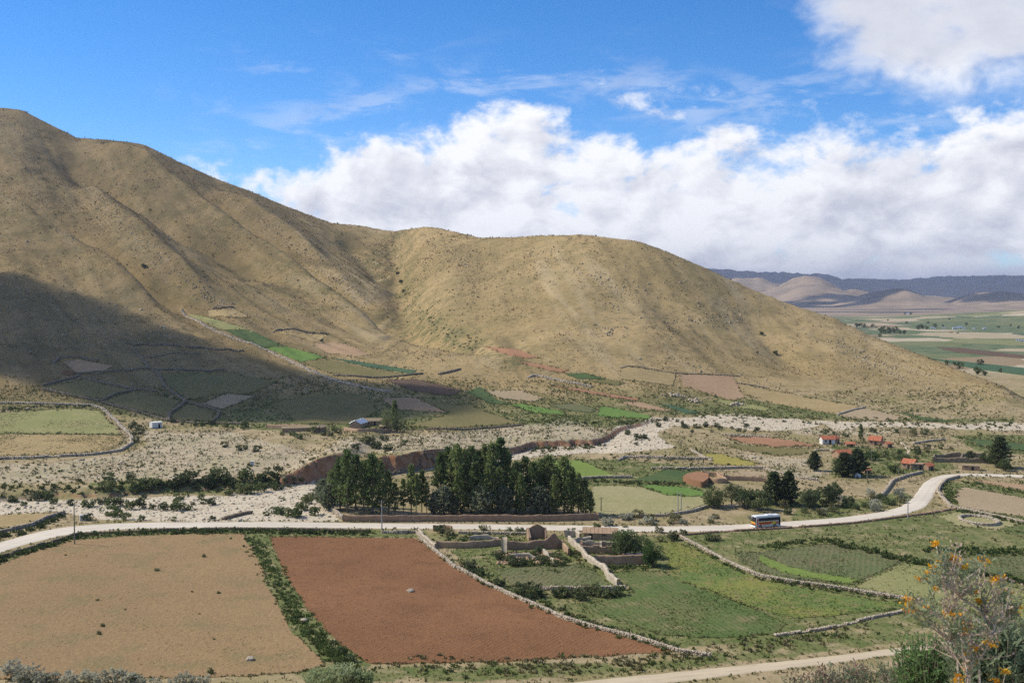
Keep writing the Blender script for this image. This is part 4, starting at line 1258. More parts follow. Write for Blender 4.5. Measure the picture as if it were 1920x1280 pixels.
# red roofed hamlet
H = [
    (1554, 833, .35, 6.5, 4.4, 2.5, 1.3, M_WHITE, M_ROOFRED, 'white walled house with an orange roof at the left of the hamlet'),
    (1566, 832, 1.3, 6.0, 4.2, 2.3, 1.2, ADOBE, M_ROOFRED, 'orange roofed adobe house just right of the white walled one'),
    (1645, 835, -.25, 6.0, 4.6, 2.4, 1.7, ADOBE, M_ROOFRED, 'largest orange roofed house of the hamlet with a pale chimney stub'),
    (1666, 839, .9, 3.6, 3.0, 1.8, .7, ADOBE, M_ROOFRED, 'small orange roofed annex right of the largest orange roofed house'),
    (1596, 838, .2, 4.0, 3.0, 1.5, .7, ADOBE, M_ROOFRED, 'low orange roofed shed in the middle of the hamlet'),
    (1584, 860, .7, 8.0, 5.0, 2.1, 1.5, ADOBE, M_ROOFRED, 'orange roofed house half hidden behind the dark tree'),
    (1710, 879, -.45, 5.4, 4.4, 2.2, 1.5, ADOBE, M_ROOFRED, 'orange roofed house with a pale gable beside the road bend'),
    (1743, 882, 1.0, 4.2, 3.2, 1.9, .9, ADOBE, M_ROOFRED, 'second orange roofed house by the road bend, right of a flat adobe part'),
    (1626, 888, .6, 3.0, 2.4, 1.5, .7, ADOBE, M_ROOFRED, 'tiny orange roofed shed right below the dark tree'),
    (1824, 882, .05, 7.0, 3.4, 1.9, .35, ADOBE, M_THATCH, 'flat adobe shed at the road above the pinkish strip'),
]
for (px, py, dr, L, Wd, hw, hr, wm, rm, lab) in H:
    p, a = face(px, py)
    house(p + Vector((0, Wd / 2, 0)), a + dr, L * .82, Wd * .85, hw * .85, hr * .9, wm, rm, lab, front=-1, over=.22)
p, a = face(1727, 881)
r = house(p + Vector((0, 2, 0)), a, 5.2, 3.4, 2.0, .2, GREYSTONE, ADOBE, 'flat grey adobe part between the two orange roofed houses', front=-1, over=.1)
# clay oven
p, a = face(1608, 894)
r = empty('clay_oven', p, a, 'small white dome oven below the dark tree', 'oven')
b = MB()
ringn = 12
vs = []
for k, (rr_, zz) in enumerate(((1.1, -.2), (1.1, .5), (.95, 1.0), (.6, 1.4), (.15, 1.6))):
    vs += [(rr_ * math.cos(2 * math.pi * i / ringn), rr_ * math.sin(2 * math.pi * i / ringn), zz) for i in range(ringn)]
b.add(vs, [(k * ringn + i, k * ringn + (i + 1) % ringn, (k + 1) * ringn + (i + 1) % ringn, (k + 1) * ringn + i) for k in range(4) for i in range(ringn)] + [tuple(4 * ringn + i for i in range(ringn))])
b.build('dome', M_WHITE, r, True)
b = MB(); b.box((0, -1.06, .3), (.6, .2, .6)); b.build('mouth', M_DARK, r)

# grey adobe ruins at the right
for pts, lab in (([(1752, 861), (1790, 858), (1845, 857)], 'upper grey ruin wall left of the big conifer'), ([(1750, 866), (1800, 867), (1870, 868)], 'lower long grey ruin wall left of the big conifer'), ([(1752, 861), (1750, 866)], 'short grey end wall joining the two ruin walls'), ([(1800, 867), (1806, 859)], 'cross wall of the grey ruins by the big conifer')):
    adobe_wall(pts, 1.8, .7, lab, GREYSTONE, wear=.8)

# brown terrace and walls right of the pale pasture
me, xy = pmesh('earth_terrace', [(1281, 903), (1288, 897), (1310, 894), (1328, 897), (1328, 907), (1318, 914), (1300, 911)], 1.9, 1.0)
tag(obj('earth_terrace', me, REDF), 'raised round terrace of brown earth beside small ruins', 'terrace')
for pts, lab in (([(1317, 892), (1345, 893), (1358, 896)], 'upper ruin wall beside the round brown terrace'), ([(1330, 903), (1345, 906), (1362, 905)], 'lower ruin wall beside the round brown terrace'), ([(1345, 893), (1350, 899), (1362, 905)], 'slanting ruin wall beside the round brown terrace'), ([(1360, 900), (1400, 901), (1440, 903)], 'long low ruin wall left of the dark tree pair')):
    adobe_wall(pts, 1.6, .6, lab, ADOBE, wear=.6)
# reddish ruin in shade
p, a = face(128, 702)
r = empty('ruined_building', p, a, 'reddish adobe ruin in the cloud shade at the far left', 'ruin')
for nm, c, s in (('wall', (0, 0, 1.0), (6, .7, 3.4)), ('side_wall', (-3, 2.2, .8), (.7, 4, 3.0)), ('side_wall', (3, 2.2, .4), (.7, 4, 2.2))):
    b = MB(); b.box(c, s, 0, .18); b.build(nm, REDF, r)
# stone heaps on the plots
for (hx, hy, lab) in ((1265, 742, 'left grey stone heap among the green plots at the hill foot'), (1300, 752, 'reddish stone heap right of the grey one at the hill foot'), (1380, 760, 'small stone heap on the greyish green plot')):
    p = G(hx, hy); n = 34
    c = np.array(p) + np.stack([rng.normal(0, 2.6, n), rng.normal(0, 2.2, n), np.abs(rng.normal(.5, .45, n))], -1)
    v, f = stones(c, rng.uniform(.6, 1.7, (n, 3)), rng.uniform(0, 6, n))
    tag(obj('stone_heap', mesh_np('stone_heap', v, f), STONEM), lab, 'stone heap', 'stone heaps at the foot of the hill', 'stuff')
# field stones
for (hx, hy, sz, lab) in ((770, 1109, .8, 'single pale boulder in the middle of the brown ploughed field'), (469, 1237, .75, 'single grey boulder at the bottom of the tan field'), (570, 1164, .7, 'pale boulder in the green verge between the two big fields')):
    p = G(hx, hy)
    bm = bmesh.new(); bmesh.ops.create_icosphere(bm, subdivisions=2, radius=sz)
    for vv in bm.verts:
        vv.co *= random.uniform(.85, 1.12); vv.co.z *= .62
    me = bpy.data.meshes.new('boulder'); bm.to_mesh(me); bm.free()
    o = obj('boulder', me, STONEM); o.location = p + Vector((0, 0, sz * .3)); tag(o, lab, 'boulder', 'boulders lying in the fields')

# ---------------------------------------------------------------- power poles
M_POLE = simple('pole_concrete', (.42, .40, .36), (.34, .32, .28), 2.0)
M_POLEW = simple('pole_wood', (.23, .21, .15), (.17, .15, .10), 2.0)
M_INS = simple('porcelain', (.5, .5, .48), None, 1.0, .3)


def pole(px, py, top, lab, m, arm=True, rot=.2):
    p = G(px, py)
    h = p.y * (py - top) / F
    r = empty('power_pole', p, rot, lab, 'power pole', 'power poles across the valley')
    b = MB(); b.tube([(0, 0, -.5), (0, 0, h * .5), (0, 0, h)], [.17, .14, .10], 8); b.build('shaft', m, r)
    if arm:
        b = MB(); b.box((0, .12, h - .45), (1.5, .1, .12)); ar = b.build('crossarm', M_WOOD, r)
        for s in (-.65, 0, .65):
            b = MB(); b.tube([(s, .12, h - .39), (s, .12, h - .18)], [.06, .05], 6); b.build('insulator', M_INS, ar)
    return r


pole(716, 994, 936, 'grey power pole between the road and the brown ploughed field', M_POLE)
pole(140, 1020, 946, 'dark power pole at the top of the tan stubble field', M_POLEW, False)
pole(1127, 958, 931, 'power pole at the right end of the pine grove', M_POLEW)
pole(1271, 969, 920, 'green grey power pole at the lower edge of the pale pasture', M_POLE, False)
pole(1277, 957, 921, 'thin power pole just behind the green grey one', M_POLE, False)
pole(1702, 973, 934, 'thin pale power pole at the road before the bend', M_POLE)
pole(1634, 866, 845, 'pole behind the green bushes of the hamlet', M_POLEW)
pole(1626, 900, 879, 'pole beside the tiny orange roofed shed', M_POLEW, False)
pole(1685, 891, 874, 'pole left of the houses at the road bend', M_POLEW)

# ---------------------------------------------------------------- bus
def bus():
    P_W = simple('bus_white', (.74, .74, .73), (.70, .70, .69), 1.0, .35, 0, .5)
    P_R = simple('bus_red', (.62, .06, .03), None, 1.0, .35, 0, .5)
    P_Y = simple('bus_yellow', (.85, .55, .06), None, 1.0, .35, 0, .5)
    P_O = simple('bus_orange', (.85, .27, .03), None, 1.0, .35, 0, .5)
    P_K = simple('bus_dark', (.028, .02, .016), None, 1.0, .6, 0, .05)
    P_B = simple('bus_blue', (.13, .10, .17), None, 1.0, .35, 0, .5)
    P_T = simple('tyre', (.02, .02, .02), None, 1.0, .9)
    P_G = simple('bus_glass', (.035, .035, .04), None, 1.0, .5, 0, .05)
    p = G(1437, 989)
    q = G(1500, 979) - G(1320, 992)
    rz = math.atan2(q.y, q.x)
    r = empty('bus', p + Vector((0, .6, .12)), rz, 'white, red and yellow coach driving left along the gravel road', 'bus')
    L, Wd, Ht = 7.4, 2.4, 3.2
    x, y = L / 2, Wd / 2
    # body cross section swept from rear to the raked front (front at -x)
    sec = [(-y, .35), (-y, 1.75), (-y + .06, 2.75), (-y + .28, 3.08), (y - .28, 3.08), (y - .06, 2.75), (y, 1.75), (y, .35)]
    vs, fs = [], []
    for xi in (-x, -x + .35, x - .2, x):
        for (a, z) in sec:
            xx = xi
            if xi == -x: xx = -x + max(0, z - 1.5) * .22
            k = .94 if xi in (-x, x) else 1
            vs.append((xx, a * k, z - (.05 if z > 2.9 and xi == -x else 0)))
    n = len(sec)
    for s in range(3):
        for k in range(n):
            fs.append((s * n + k, s * n + (k + 1) % n, (s + 1) * n + (k + 1) % n, (s + 1) * n + k))
    fs += [tuple(range(n - 1, -1, -1)), tuple(3 * n + k for k in range(n))]
    P_C = simple('bus_cream', (.80, .70, .58), (.74, .64, .52), 1.0, .5, 0, .3)
    b = MB(); b.add(vs, fs); body = b.build('body', P_C, r)
    b = MB(); b.box((.1, 0, 3.12), (L - .6, Wd - .5, .1)); b.box((.8, 0, 3.22), (1.6, 1.4, .16)); b.build('roof', P_W, r)
    b = MB(); b.box((-x + .25, 0, 3.0), (.5, Wd - .25, .22)); b.build('visor', P_W, r)
    # windscreen, raked
    b = MB()
    b.add([(-x - .03, -y + .2, 1.65), (-x - .03, y - .2, 1.65), (-x + .26, y - .24, 2.78), (-x + .26, -y + .24, 2.78), (-x + .05, -y + .2, 1.65), (-x + .05, y - .2, 1.65), (-x + .34, y - .24, 2.78), (-x + .34, -y + .24, 2.78)],
          [(0, 3, 2, 1), (4, 5, 6, 7), (0, 4, 7, 3), (1, 2, 6, 5), (3, 7, 6, 2), (0, 1, 5, 4)])
    b.build('windscreen', P_G, r)
    b = MB(); b.box((-x - .03, 0, 1.48), (.08, Wd - .3, .22)); b.build('stripe', P_Y, r)
    b = MB(); b.box((-x - .03, 0, 1.18), (.08, Wd - .2, .30)); b.build('stripe', P_O, r)
    b = MB(); b.box((-x - .04, 0, .86), (.08, 1.3, .28)); b.build('grille', P_K, r)
    b = MB(); b.box((-x - .12, 0, .42), (.26, Wd - .1, .3)); b.build('bumper', P_W, r)
    for sy in (-1, 1):
        b = MB(); b.box((-x - .05, sy * .92, .82), (.08, .34, .22)); b.build('headlight', P_G, r)
        b = MB(); b.box((-x + .55, sy * (y + .015), 1.55), (.3, .05, 1.9)); b.build('door_post', P_R if sy < 0 else P_K, r)
        # dark window band and its panes
        b = MB(); b.box((.35, sy * (y - .012), 2.28), (L - 1.0, .06, .82)); band = b.build('window_frame', P_K, r)
        for k in range(6):
            b = MB(); b.box((-x + 1.35 + k * 1.02, sy * (y + .026), 2.27), (.92, .02, .74)); b.build('pane', P_G, band)
        # livery
        for nm, m_, c, s in (('stripe', P_Y, (-.2, 1.66), (4.6, .16)), ('stripe', P_R, (-.9, 1.36), (3.8, .46)), ('stripe', P_O, (-.9, 1.02), (3.2, .24)), ('emblem', P_Y, (1.75, 1.25), (1.3, .86)), ('stripe', P_R, (2.6, 1.30), (.5, .55)), ('stripe', P_K, (3.3, 1.5), (.5, 1.7)), ('stripe', P_O, (1.0, 1.52), (.35, .3))):
            b = MB(); b.box((c[0], sy * (y + .012), c[1]), (s[0], .04, s[1])); b.build(nm, m_, r)
        b = MB(); b.tube([(-x + .1, sy * (y - .1), 2.6), (-x - .3, sy * (y + .15), 2.5)], .03, 5); ma = b.build('mirror_arm', P_K, r)
        b = MB(); b.box((-x - .3, sy * (y + .18), 2.25), (.08, .2, .45)); b.build('mirror', P_K, ma)
        for wx in (-x + 1.35, x - 1.75):
            b = MB(); b.tube([(wx, sy * (y + .04), .46), (wx, sy * (y - .3), .46)], .46, 16); wl = b.build('wheel', P_T, r)
            b = MB(); b.tube([(wx, sy * (y + .06), .46), (wx, sy * (y + .0), .46)], .24, 12); b.build('rim', M_POLE, wl)
    return r


bus()


# ---------------------------------------------------------------- trees and shrubs
def quads(c, d, ln, wd):
    """leaf shaped quads: centre of the base, direction, length, width (all arrays)"""
    n = len(c)
    d = d / (np.linalg.norm(d, axis=1, keepdims=True) + 1e-9)
    r = rng.normal(size=(n, 3)); s = np.cross(d, r); s /= (np.linalg.norm(s, axis=1, keepdims=True) + 1e-9)
    ln = np.broadcast_to(ln, (n,))[:, None]; wd = np.broadcast_to(wd, (n,))[:, None]
    v = np.stack([c - s * wd * .25, c + s * wd * .25, c + d * ln * .55 + s * wd * .5, c + d * ln, c + d * ln * .55 - s * wd * .5], 1)
    f = np.arange(n * 5).reshape(n, 5)
    return v.reshape(-1, 3), f


def conifer_crown(h, rad, bare=.12, levels=30, per=7, leaf=.62, seed=0, lean=.3, gap=.25):
    r = np.random.default_rng(seed)
    C, D = [], []
    for k in range(levels):
        t = (k + r.uniform(-.4, .4)) / levels
        t = min(max(t, 0), 1)
        z = h * (bare + (1 - bare) * t)
        pr = rad * min(1, (t + .10) * 3.2) * (1 - t) ** .72 + .12
        for b in range(per):
            if r.random() < gap * (1 - t): continue
            a = r.uniform(0, 2 * math.pi)
            L = pr * r.uniform(.45, 1.18)
            up = lean + .55 * t + r.uniform(-.18, .18)
            dr = np.array([math.cos(a), math.sin(a), up])
            m = max(3, int(5 + 6 * L / rad))
            s = r.uniform(.22, 1.0, m) ** .8
            p = dr[None] * (L * s)[:, None] + np.array([0, 0, z])
            p[:, 2] -= .10 * L * s ** 2
            p += r.normal(0, .11 * rad * .4, p.shape)
            C.append(p); D.append(dr[None] * .8 + r.normal(0, .55, p.shape) + np.array([0, 0, .25]))
    C, D = np.concatenate(C), np.concatenate(D)
    return quads(C, D, leaf * rng.uniform(.7, 1.4, len(C)), leaf * .55 * rng.uniform(.7, 1.3, len(C)))


def leafy_crown(rx, rz, zc, clumps=34, per=60, leaf=.30, seed=0, flat=0.0):
    r = np.random.default_rng(seed)
    q = r.normal(size=(clumps, 3)); q /= np.linalg.norm(q, axis=1, keepdims=True)
    q *= r.uniform(.35, .95, (clumps, 1)) ** .6
    q[:, 2] = np.maximum(q[:, 2], -.75)
    cen = q * np.array([rx, rx, rz]) + np.array([0, 0, zc])
    rc = r.uniform(.2, .38, clumps) * min(rx, rz)
    n = clumps * per
    e = r.normal(size=(n, 3)); e /= np.linalg.norm(e, axis=1, keepdims=True)
    i = np.repeat(np.arange(clumps), per)
    p = cen[i] + e * (rc[i] * r.uniform(.5, 1.1, n))[:, None]
    return quads(p, e + r.normal(0, .6, e.shape), leaf * r.uniform(.7, 1.4, n), leaf * .8 * r.uniform(.7, 1.3, n))


def trunk_mesh(h, r0, limbs, seed):
    random.seed(seed)
    b = MB()
    b.tube([(0, 0, -.4), (random.uniform(-.1, .1), random.uniform(-.1, .1), h * .35), (random.uniform(-.15, .15), random.uniform(-.15, .15), h * .7), (0, 0, h * .97)], [r0 * 1.25, r0, r0 * .6, r0 * .12], 7)
    for k in range(limbs):
        z = h * random.uniform(.15, .7); a = random.uniform(0, 6.28); L = h * random.uniform(.12, .22)
        b.tube([(0, 0, z), (math.cos(a) * L * .5, math.sin(a) * L * .5, z + L * .3), (math.cos(a) * L, math.sin(a) * L, z + L * .7)], [r0 * .4, r0 * .25, r0 * .06], 5)
    me = bpy.data.meshes.new('trunk'); me.from_pydata(b.v, [], b.f); me.update()
    return me


BARK = simple('bark', (.16, .115, .075), (.10, .075, .05), 3.0)
F_PINE = foliage('pine_needles', (.11, .155, .05), (.215, .255, .085), .42)
F_PINEG = foliage('grey_needles', (.16, .185, .105), (.23, .25, .15), .4)
F_DARK = foliage('dark_leaves', (.075, .10, .04), (.14, .165, .06), .38)
F_WILL = foliage('willow_leaves', (.13, .165, .06), (.20, .225, .09), .35)
F_BROAD = foliage('broad_leaves', (.07, .12, .03), (.12, .17, .048), .35)
F_SHG = foliage('shrub_green', (.095, .125, .042), (.16, .18, .065), .35)
F_SHD = foliage('shrub_dark', (.065, .085, .032), (.115, .13, .052), .3)
F_SHO = foliage('shrub_olive', (.17, .165, .07), (.24, .215, .10), .35)
F_SHY = foliage('shrub_grey', (.36, .35, .25), (.46, .44, .32), .45)


def crown_mesh(vf, m):
    me = mesh_np('crown', vf[0], vf[1]); me.materials.append(m)
    return me


PINES = []
for k in range(6):
    h = 10.0
    PINES.append((crown_mesh(conifer_crown(h, (2.7, 3.1, 2.4, 2.9, 3.3, 2.6)[k], (.10, .16, .2, .12, .08, .14)[k], 30, 8, .52, 100 + k, gap=.38), F_PINE), trunk_mesh(h, .17, 5, k)))
DENSE = [(crown_mesh(conifer_crown(10, 3.0, .06, 32, 11, .6, 180 + k, gap=.1), F_DARK), trunk_mesh(10, .2, 5, 40 + k)) for k in range(2)]
THIN = [(crown_mesh(conifer_crown(10, 1.7, .22, 26, 6, .6, 140 + k, gap=.4), F_PINE), trunk_mesh(10, .13, 6, 20 + k)) for k in range(2)]
GREYT = [(crown_mesh(conifer_crown(10, 5.2, .05, 26, 10, .9, 160 + k, lean=.5), F_PINEG), trunk_mesh(10, .3, 5, 30 + k)) for k in range(2)]
for t in PINES + THIN + GREYT + DENSE:
    t[1].materials.append(BARK)


def tree(name, proto, px, py, top, label, group=None, wide=1.0):
    p = G(px, py)
    h = p.y * (py - top) / F * 1.03
    s = h / 10.0
    r = empty(name, p, random.uniform(0, 6.28), label, 'tree', group)
    r.scale = (s * wide, s * wide, s)
    for nm, me in (('trunk', proto[1]), ('crown', proto[0])):
        o = bpy.data.objects.new(nm, me); col.objects.link(o); o.parent = r
    return r


random.seed(3)
GROVE = [
    ('dark pine of the left clump in the walled grove', 0, [(622, 953, 884), (638, 958, 862), (652, 962, 848), (667, 955, 857), (682, 963, 868), (699, 964, 856), (713, 958, 868), (728, 964, 886), (741, 963, 908), (645, 950, 868), (690, 950, 866)]),
    ('thin pine with bare stem in the gap of the grove', 1, [(756, 962, 900), (771, 962, 874), (780, 964, 892), (791, 960, 884), (800, 962, 905)]),
    ('grey bushy tree at the front of the grove', 2, [(606, 946, 902), (616, 956, 912), (814, 964, 926), (832, 965, 916), (848, 965, 930), (902, 966, 914), (946, 966, 918), (1012, 966, 916)]),
    ('dark pine in the middle of the walled grove', 0, [(826, 958, 852), (841, 955, 843), (856, 960, 838), (870, 952, 848), (884, 960, 844), (897, 954, 850), (909, 950, 839), (923, 958, 834), (938, 955, 826), (951, 950, 850), (864, 964, 880), (890, 964, 870), (935, 964, 880), (915, 965, 875)]),
    ('dark pine in the right part of the walled grove', 0, [(968, 962, 868), (985, 958, 862), (1000, 962, 870), (1018, 960, 866), (1030, 960, 857), (1044, 962, 878), (1058, 962, 860), (1072, 964, 880), (1085, 966, 890), (1097, 966, 903), (1108, 968, 924), (976, 966, 892), (1040, 966, 892), (1065, 967, 900)]),
]
ORD = ('first', 'second', 'third', 'fourth', 'fifth', 'sixth', 'seventh', 'eighth', 'ninth', 'tenth', 'eleventh', 'twelfth', 'thirteenth', 'fourteenth')
for lab, kind, pts in GROVE:
    front = sorted(q[0] for q in pts)
    hi = min(pts, key=lambda q: q[2]); lo = max(pts, key=lambda q: q[2])
    for (px, py, top) in pts:
        pr = (PINES, THIN, GREYT)[kind]
        k = front.index(px)
        q = (px, py, top)
        if q == hi: lb = lab + ', tallest of all'
        elif q == lo: lb = lab + ', shortest of all'
        else: lb = lab + ', ' + ('leftmost' if k == 0 else 'rightmost' if k == len(front) - 1 else ORD[k] + ' from the left')
        tree('pine_tree', random.choice(pr), px, py, top, lb, 'trees of the walled pine grove', {0: random.uniform(.68, .95), 1: .85, 2: random.uniform(.85, 1.1)}[kind])

tree('conifer_tree', DENSE[1], 1527, 882, 848, 'small round dark conifer standing alone left of the dark pair in the hamlet', wide=1.6)
tree('conifer_tree', DENSE[0], 1582, 893, 850, 'left tree of the big dark pair hiding an orange roof', wide=1.9)
tree('conifer_tree', DENSE[1], 1608, 892, 844, 'right tree of the big dark pair hiding an orange roof', wide=1.8)
tree('conifer_tree', DENSE[0], 1874, 876, 821, 'tall dark conifer near the right edge above the road', wide=1.6)
tree('conifer_tree', THIN[0], 1614, 828, 796, 'slim dark tree between the orange roofed houses', wide=1.0)
tree('conifer_tree', DENSE[0], 1451, 946, 887, 'left one of two tall dark pines behind the bus', wide=1.45)
tree('conifer_tree', DENSE[1], 1478, 946, 887, 'right one of two tall dark pines behind the bus', wide=1.45)
tree('conifer_tree', THIN[1], 740, 806, 752, 'slim dark conifer at the farm with the tin roof', wide=.9)


def broad(px, py, wpx, top, m, label, name='broadleaf_tree', group=None, seed=1, clumps=40, per=60):
    p = G(px, py)
    sc = p.y / F
    h = (py - top) * sc; w = wpx * sc
    zc = h * .56; rz = h * .46
    vf = leafy_crown(w / 2, rz, zc, clumps, per, max(.16, w * .05), seed)
    r = empty(name, p, 0, label, 'tree', group)
    obj('trunk', trunk_mesh(h * .7, max(.08, h * .035), 5, seed), BARK, r)
    obj('crown', crown_mesh(vf, m), None, r)
    return r


broad(1172, 1042, 60, 992, F_WILL, 'broad grey green willow beside the tan roofed adobe house', 'willow_tree', seed=5, clumps=60)
broad(1203, 1044, 36, 1000, F_WILL, 'pale right half of the willow group above the courtyard', 'willow_tree', seed=6)
broad(1224, 1061, 40, 1016, F_BROAD, 'round dark green tree at the corner of the courtyard wall', seed=7, clumps=60)
broad(725, 808, 26, 766, F_WILL, 'olive green tree at the farm with the tin roof', seed=8)
broad(744, 812, 22, 784, F_DARK, 'dark bushy tree right of the farm', seed=9)
broad(1338, 951, 46, 914, F_SHG, 'olive green bushy tree at the right end of the pale pasture', seed=10)
broad(1395, 952, 44, 914, F_DARK, 'dark bushy tree in the middle of the thicket behind the bus', seed=11)
broad(1424, 956, 52, 920, F_DARK, 'low dark tree left of the two tall pines behind the bus', seed=12)
broad(1372, 946, 36, 906, F_SHD, 'small grey dark tree behind the thicket', seed=13)
broad(1518, 953, 44, 921, F_DARK, 'wide dark bush tree right of the two tall pines', seed=14)
broad(1548, 948, 46, 912, F_SHD, 'rightmost dark bush tree of the thicket behind the bus', seed=15)
broad(1562, 935, 34, 906, F_SHG, 'olive bush tree behind the rightmost dark one', seed=16)
broad(1882, 882, 30, 862, F_SHG, 'grey green shrub tree at the foot of the tall right conifer', seed=17)
broad(1852, 868, 28, 846, F_SHG, 'light green tree left of the tall right conifer', seed=18)
broad(1820, 862, 20, 845, F_SHD, 'small dark tree above the grey ruin walls', seed=19)
broad(1695, 872, 26, 850, F_SHG, 'olive bush tree left of the house at the road bend', seed=20)
broad(1635, 862, 28, 845, F_BROAD, 'light green tree right of the big dark pair', seed=21)
broad(1676, 886, 24, 872, F_SHG, 'round green bush below the hamlet near the road', seed=22)

# shrubs: one mesh each, copies share mesh data
SHRUB = {}
for key, m in (('green', F_SHG), ('dark', F_SHD), ('olive', F_SHO), ('grey', F_SHY)):
    L = []
    for k in range(3):
        vf = leafy_crown(.5, .40, .36, 16, 18, .13, 200 + k)
        me = mesh_np('shrub', vf[0], vf[1]); me.materials.append(m); L.append(me)
    SHRUB[key] = L


def shrub(px, py, wpx, key, label, group):
    p = G(px, py)
    w = wpx * p.y / F
    o = bpy.data.objects.new('shrub', random.choice(SHRUB[key]))
    col.objects.link(o)
    o.location = p - Vector((0, 0, .05)); o.rotation_euler = (0, 0, random.uniform(0, 6.28))
    o.scale = (w, w * random.uniform(.85, 1.15), w * random.uniform(.75, 1.1))
    tag(o, label, 'shrub', group)


def shrubs(pts, key, label, group, size=(12, 22)):
    pts = sorted(pts)
    n = len(pts)
    for k, q in enumerate(pts):
        s = q[2] if len(q) > 2 else random.uniform(*size)
        t = '' if n == 1 else ', leftmost' if k == 0 else ', rightmost' if k == n - 1 else ', ' + ORD[k] + ' from the left' if k < 14 else ', ' + ORD[n - 1 - k] + ' from the right' if n - 1 - k < 14 else ', mid row'
        shrub(q[0], q[1], s, key if isinstance(key, str) else random.choice(key), label + t, group)


def along(line, n, jx=6, jy=3):
    a = np.array(line, float)
    L = np.concatenate([[0], np.cumsum(np.hypot(*np.diff(a, axis=0).T))])
    t = np.sort(rng.uniform(0, L[-1], n))
    return [(float(np.interp(q, L, a[:, 0]) + rng.normal(0, jx)), float(np.interp(q, L, a[:, 1]) + rng.normal(0, jy))) for q in t]


GRP = 'shrubs growing over the valley floor'
shrubs([(22, 941, 20), (70, 938, 22), (88, 936, 26), (100, 944, 16), (44, 948, 14), (133, 947, 14), (165, 950, 26), (192, 944, 22), (207, 950, 26), (222, 948, 22), (242, 955, 22), (263, 952, 24), (284, 955, 14), (305, 956, 22), (332, 956, 28), (352, 956, 18), (362, 946, 10), (380, 944, 16), (395, 946, 22), (335, 936, 18), (270, 934, 12), (378, 936, 14), (207, 966, 32), (222, 969, 22), (165, 975, 22), (236, 974, 20), (265, 975, 16), (325, 976, 12), (398, 975, 14)], ('green', 'dark'), 'round green shrub on the pale riverbed at the left', GRP)
shrubs([(430, 928, 18), (455, 925, 32), (470, 926, 24), (490, 922, 26), (516, 918, 20), (528, 916, 14)], 'green', 'large green shrub under the left river bank', GRP)
shrubs([(515, 962, 20), (528, 964, 26), (545, 968, 28), (556, 970, 26), (566, 956, 26), (575, 944, 24), (584, 936, 18), (590, 966, 22), (500, 966, 14)], 'green', 'olive shrub between the road and the grove end', GRP)
shrubs(along([(185, 912), (300, 908), (420, 905), (545, 898)], 24, 8, 6), ('green', 'dark'), 'dark shrub on the low bank behind the riverbed', GRP, (18, 32))
shrubs(along([(1160, 806), (1190, 815), (1212, 822)], 8, 12, 7) + along([(1225, 795), (1290, 806), (1330, 808)], 10, 15, 5) + along([(1330, 806), (1400, 808), (1430, 812)], 10, 12, 4), 'dark', 'small dark shrub on the far river stones', GRP, (7, 14))
shrubs([(x, y) for x, y in zip(rng.uniform(930, 1058, 22), rng.uniform(1036, 1062, 22))], ('green', 'dark'), 'green shrub among the rubble of the ruin', GRP, (12, 22))
shrubs(along([(982, 1112), (1060, 1120), (1110, 1116), (1172, 1112)], 16, 8, 4), ('dark', 'green'), 'dark green shrub below the vegetable field wall', GRP, (16, 28))
shrubs([(1095, 1112, 26)], 'olive', 'yellowish shrub in front of the vegetable field wall', GRP)
shrubs(along([(850, 1050), (900, 1077), (960, 1105), (1010, 1130)], 12, 6, 3), ('dark', 'green'), 'shrub right of the pale rubble wall', GRP, (13, 22))
shrubs(along([(1140, 985), (1190, 975), (1250, 980), (1330, 972), (1395, 968)], 18, 12, 5), ('grey', 'olive'), 'grey olive shrub on the sandy strip beyond the road', GRP, (12, 24))
shrubs(along([(1490, 962), (1560, 955), (1640, 950), (1690, 930)], 24, 16, 6), ('olive', 'grey', 'green'), 'olive shrub on the slope left of the road bend', GRP, (12, 24))
shrubs([(908, 996, 22), (955, 998, 14), (975, 998, 18), (1072, 1003, 22), (1118, 992, 16), (1235, 998, 18), (1262, 1012, 24), (1280, 1002, 14), (1330, 1013, 26), (1345, 1012, 18), (826, 998, 24), (842, 1003, 20), (1238, 1015, 14)], ('green', 'olive', 'dark'), 'shrub beside the near edge of the gravel road', GRP)
shrubs(along([(340, 795), (420, 798), (470, 802)], 9, 12, 3) + along([(490, 812), (560, 818), (640, 812)], 9, 12, 3), ('green', 'dark'), 'dark shrub below the shaded fields near the farm', GRP, (9, 17))
shrubs(along([(245, 830), (262, 812), (252, 800)], 7, 8, 5) + along([(440, 838), (470, 845), (490, 852)], 6, 12, 4), 'dark', 'shrub on the stony ground by the curved wall', GRP, (9, 17))
shrubs(along([(680, 835), (740, 840)], 8, 20, 6), ('green', 'dark'), 'shrub on the dry slope below the farm', GRP, (12, 24))
shrubs([(20, 1268, 40), (45, 1276, 46), (75, 1280, 40), (100, 1276, 30), (130, 1281, 36), (160, 1278, 34), (190, 1282, 36), (220, 1279, 34), (245, 1282, 34), (265, 1284, 24), (290, 1284, 24), (325, 1284, 26), (350, 1282, 36), (380, 1284, 28)], 'grey', 'pale grey shrub below the tan field', GRP)
shrubs([(395, 1262, 14), (250, 1280, 24), (640, 1228, 24), (655, 1240, 26), (625, 1215, 22)], 'green', 'green shrub at the corner of the tan field', GRP)
shrubs([(382, 1044, 9), (294, 1070, 10), (410, 1112, 8), (360, 1110, 5), (183, 1126, 7), (192, 1174, 10), (185, 1189, 9), (374, 1151, 5), (402, 1199, 5), (235, 1143, 5), (123, 1041, 5)], 'green', 'tiny weed bush in the tan stubble field', GRP)
shrubs(along([(1640, 856), (1680, 862), (1720, 850), (1780, 850)], 12, 14, 5) + along([(1560, 815), (1640, 812), (1740, 815)], 10, 20, 4), ('green', 'olive', 'dark'), 'shrub among the houses of the hamlet', GRP, (8, 15))
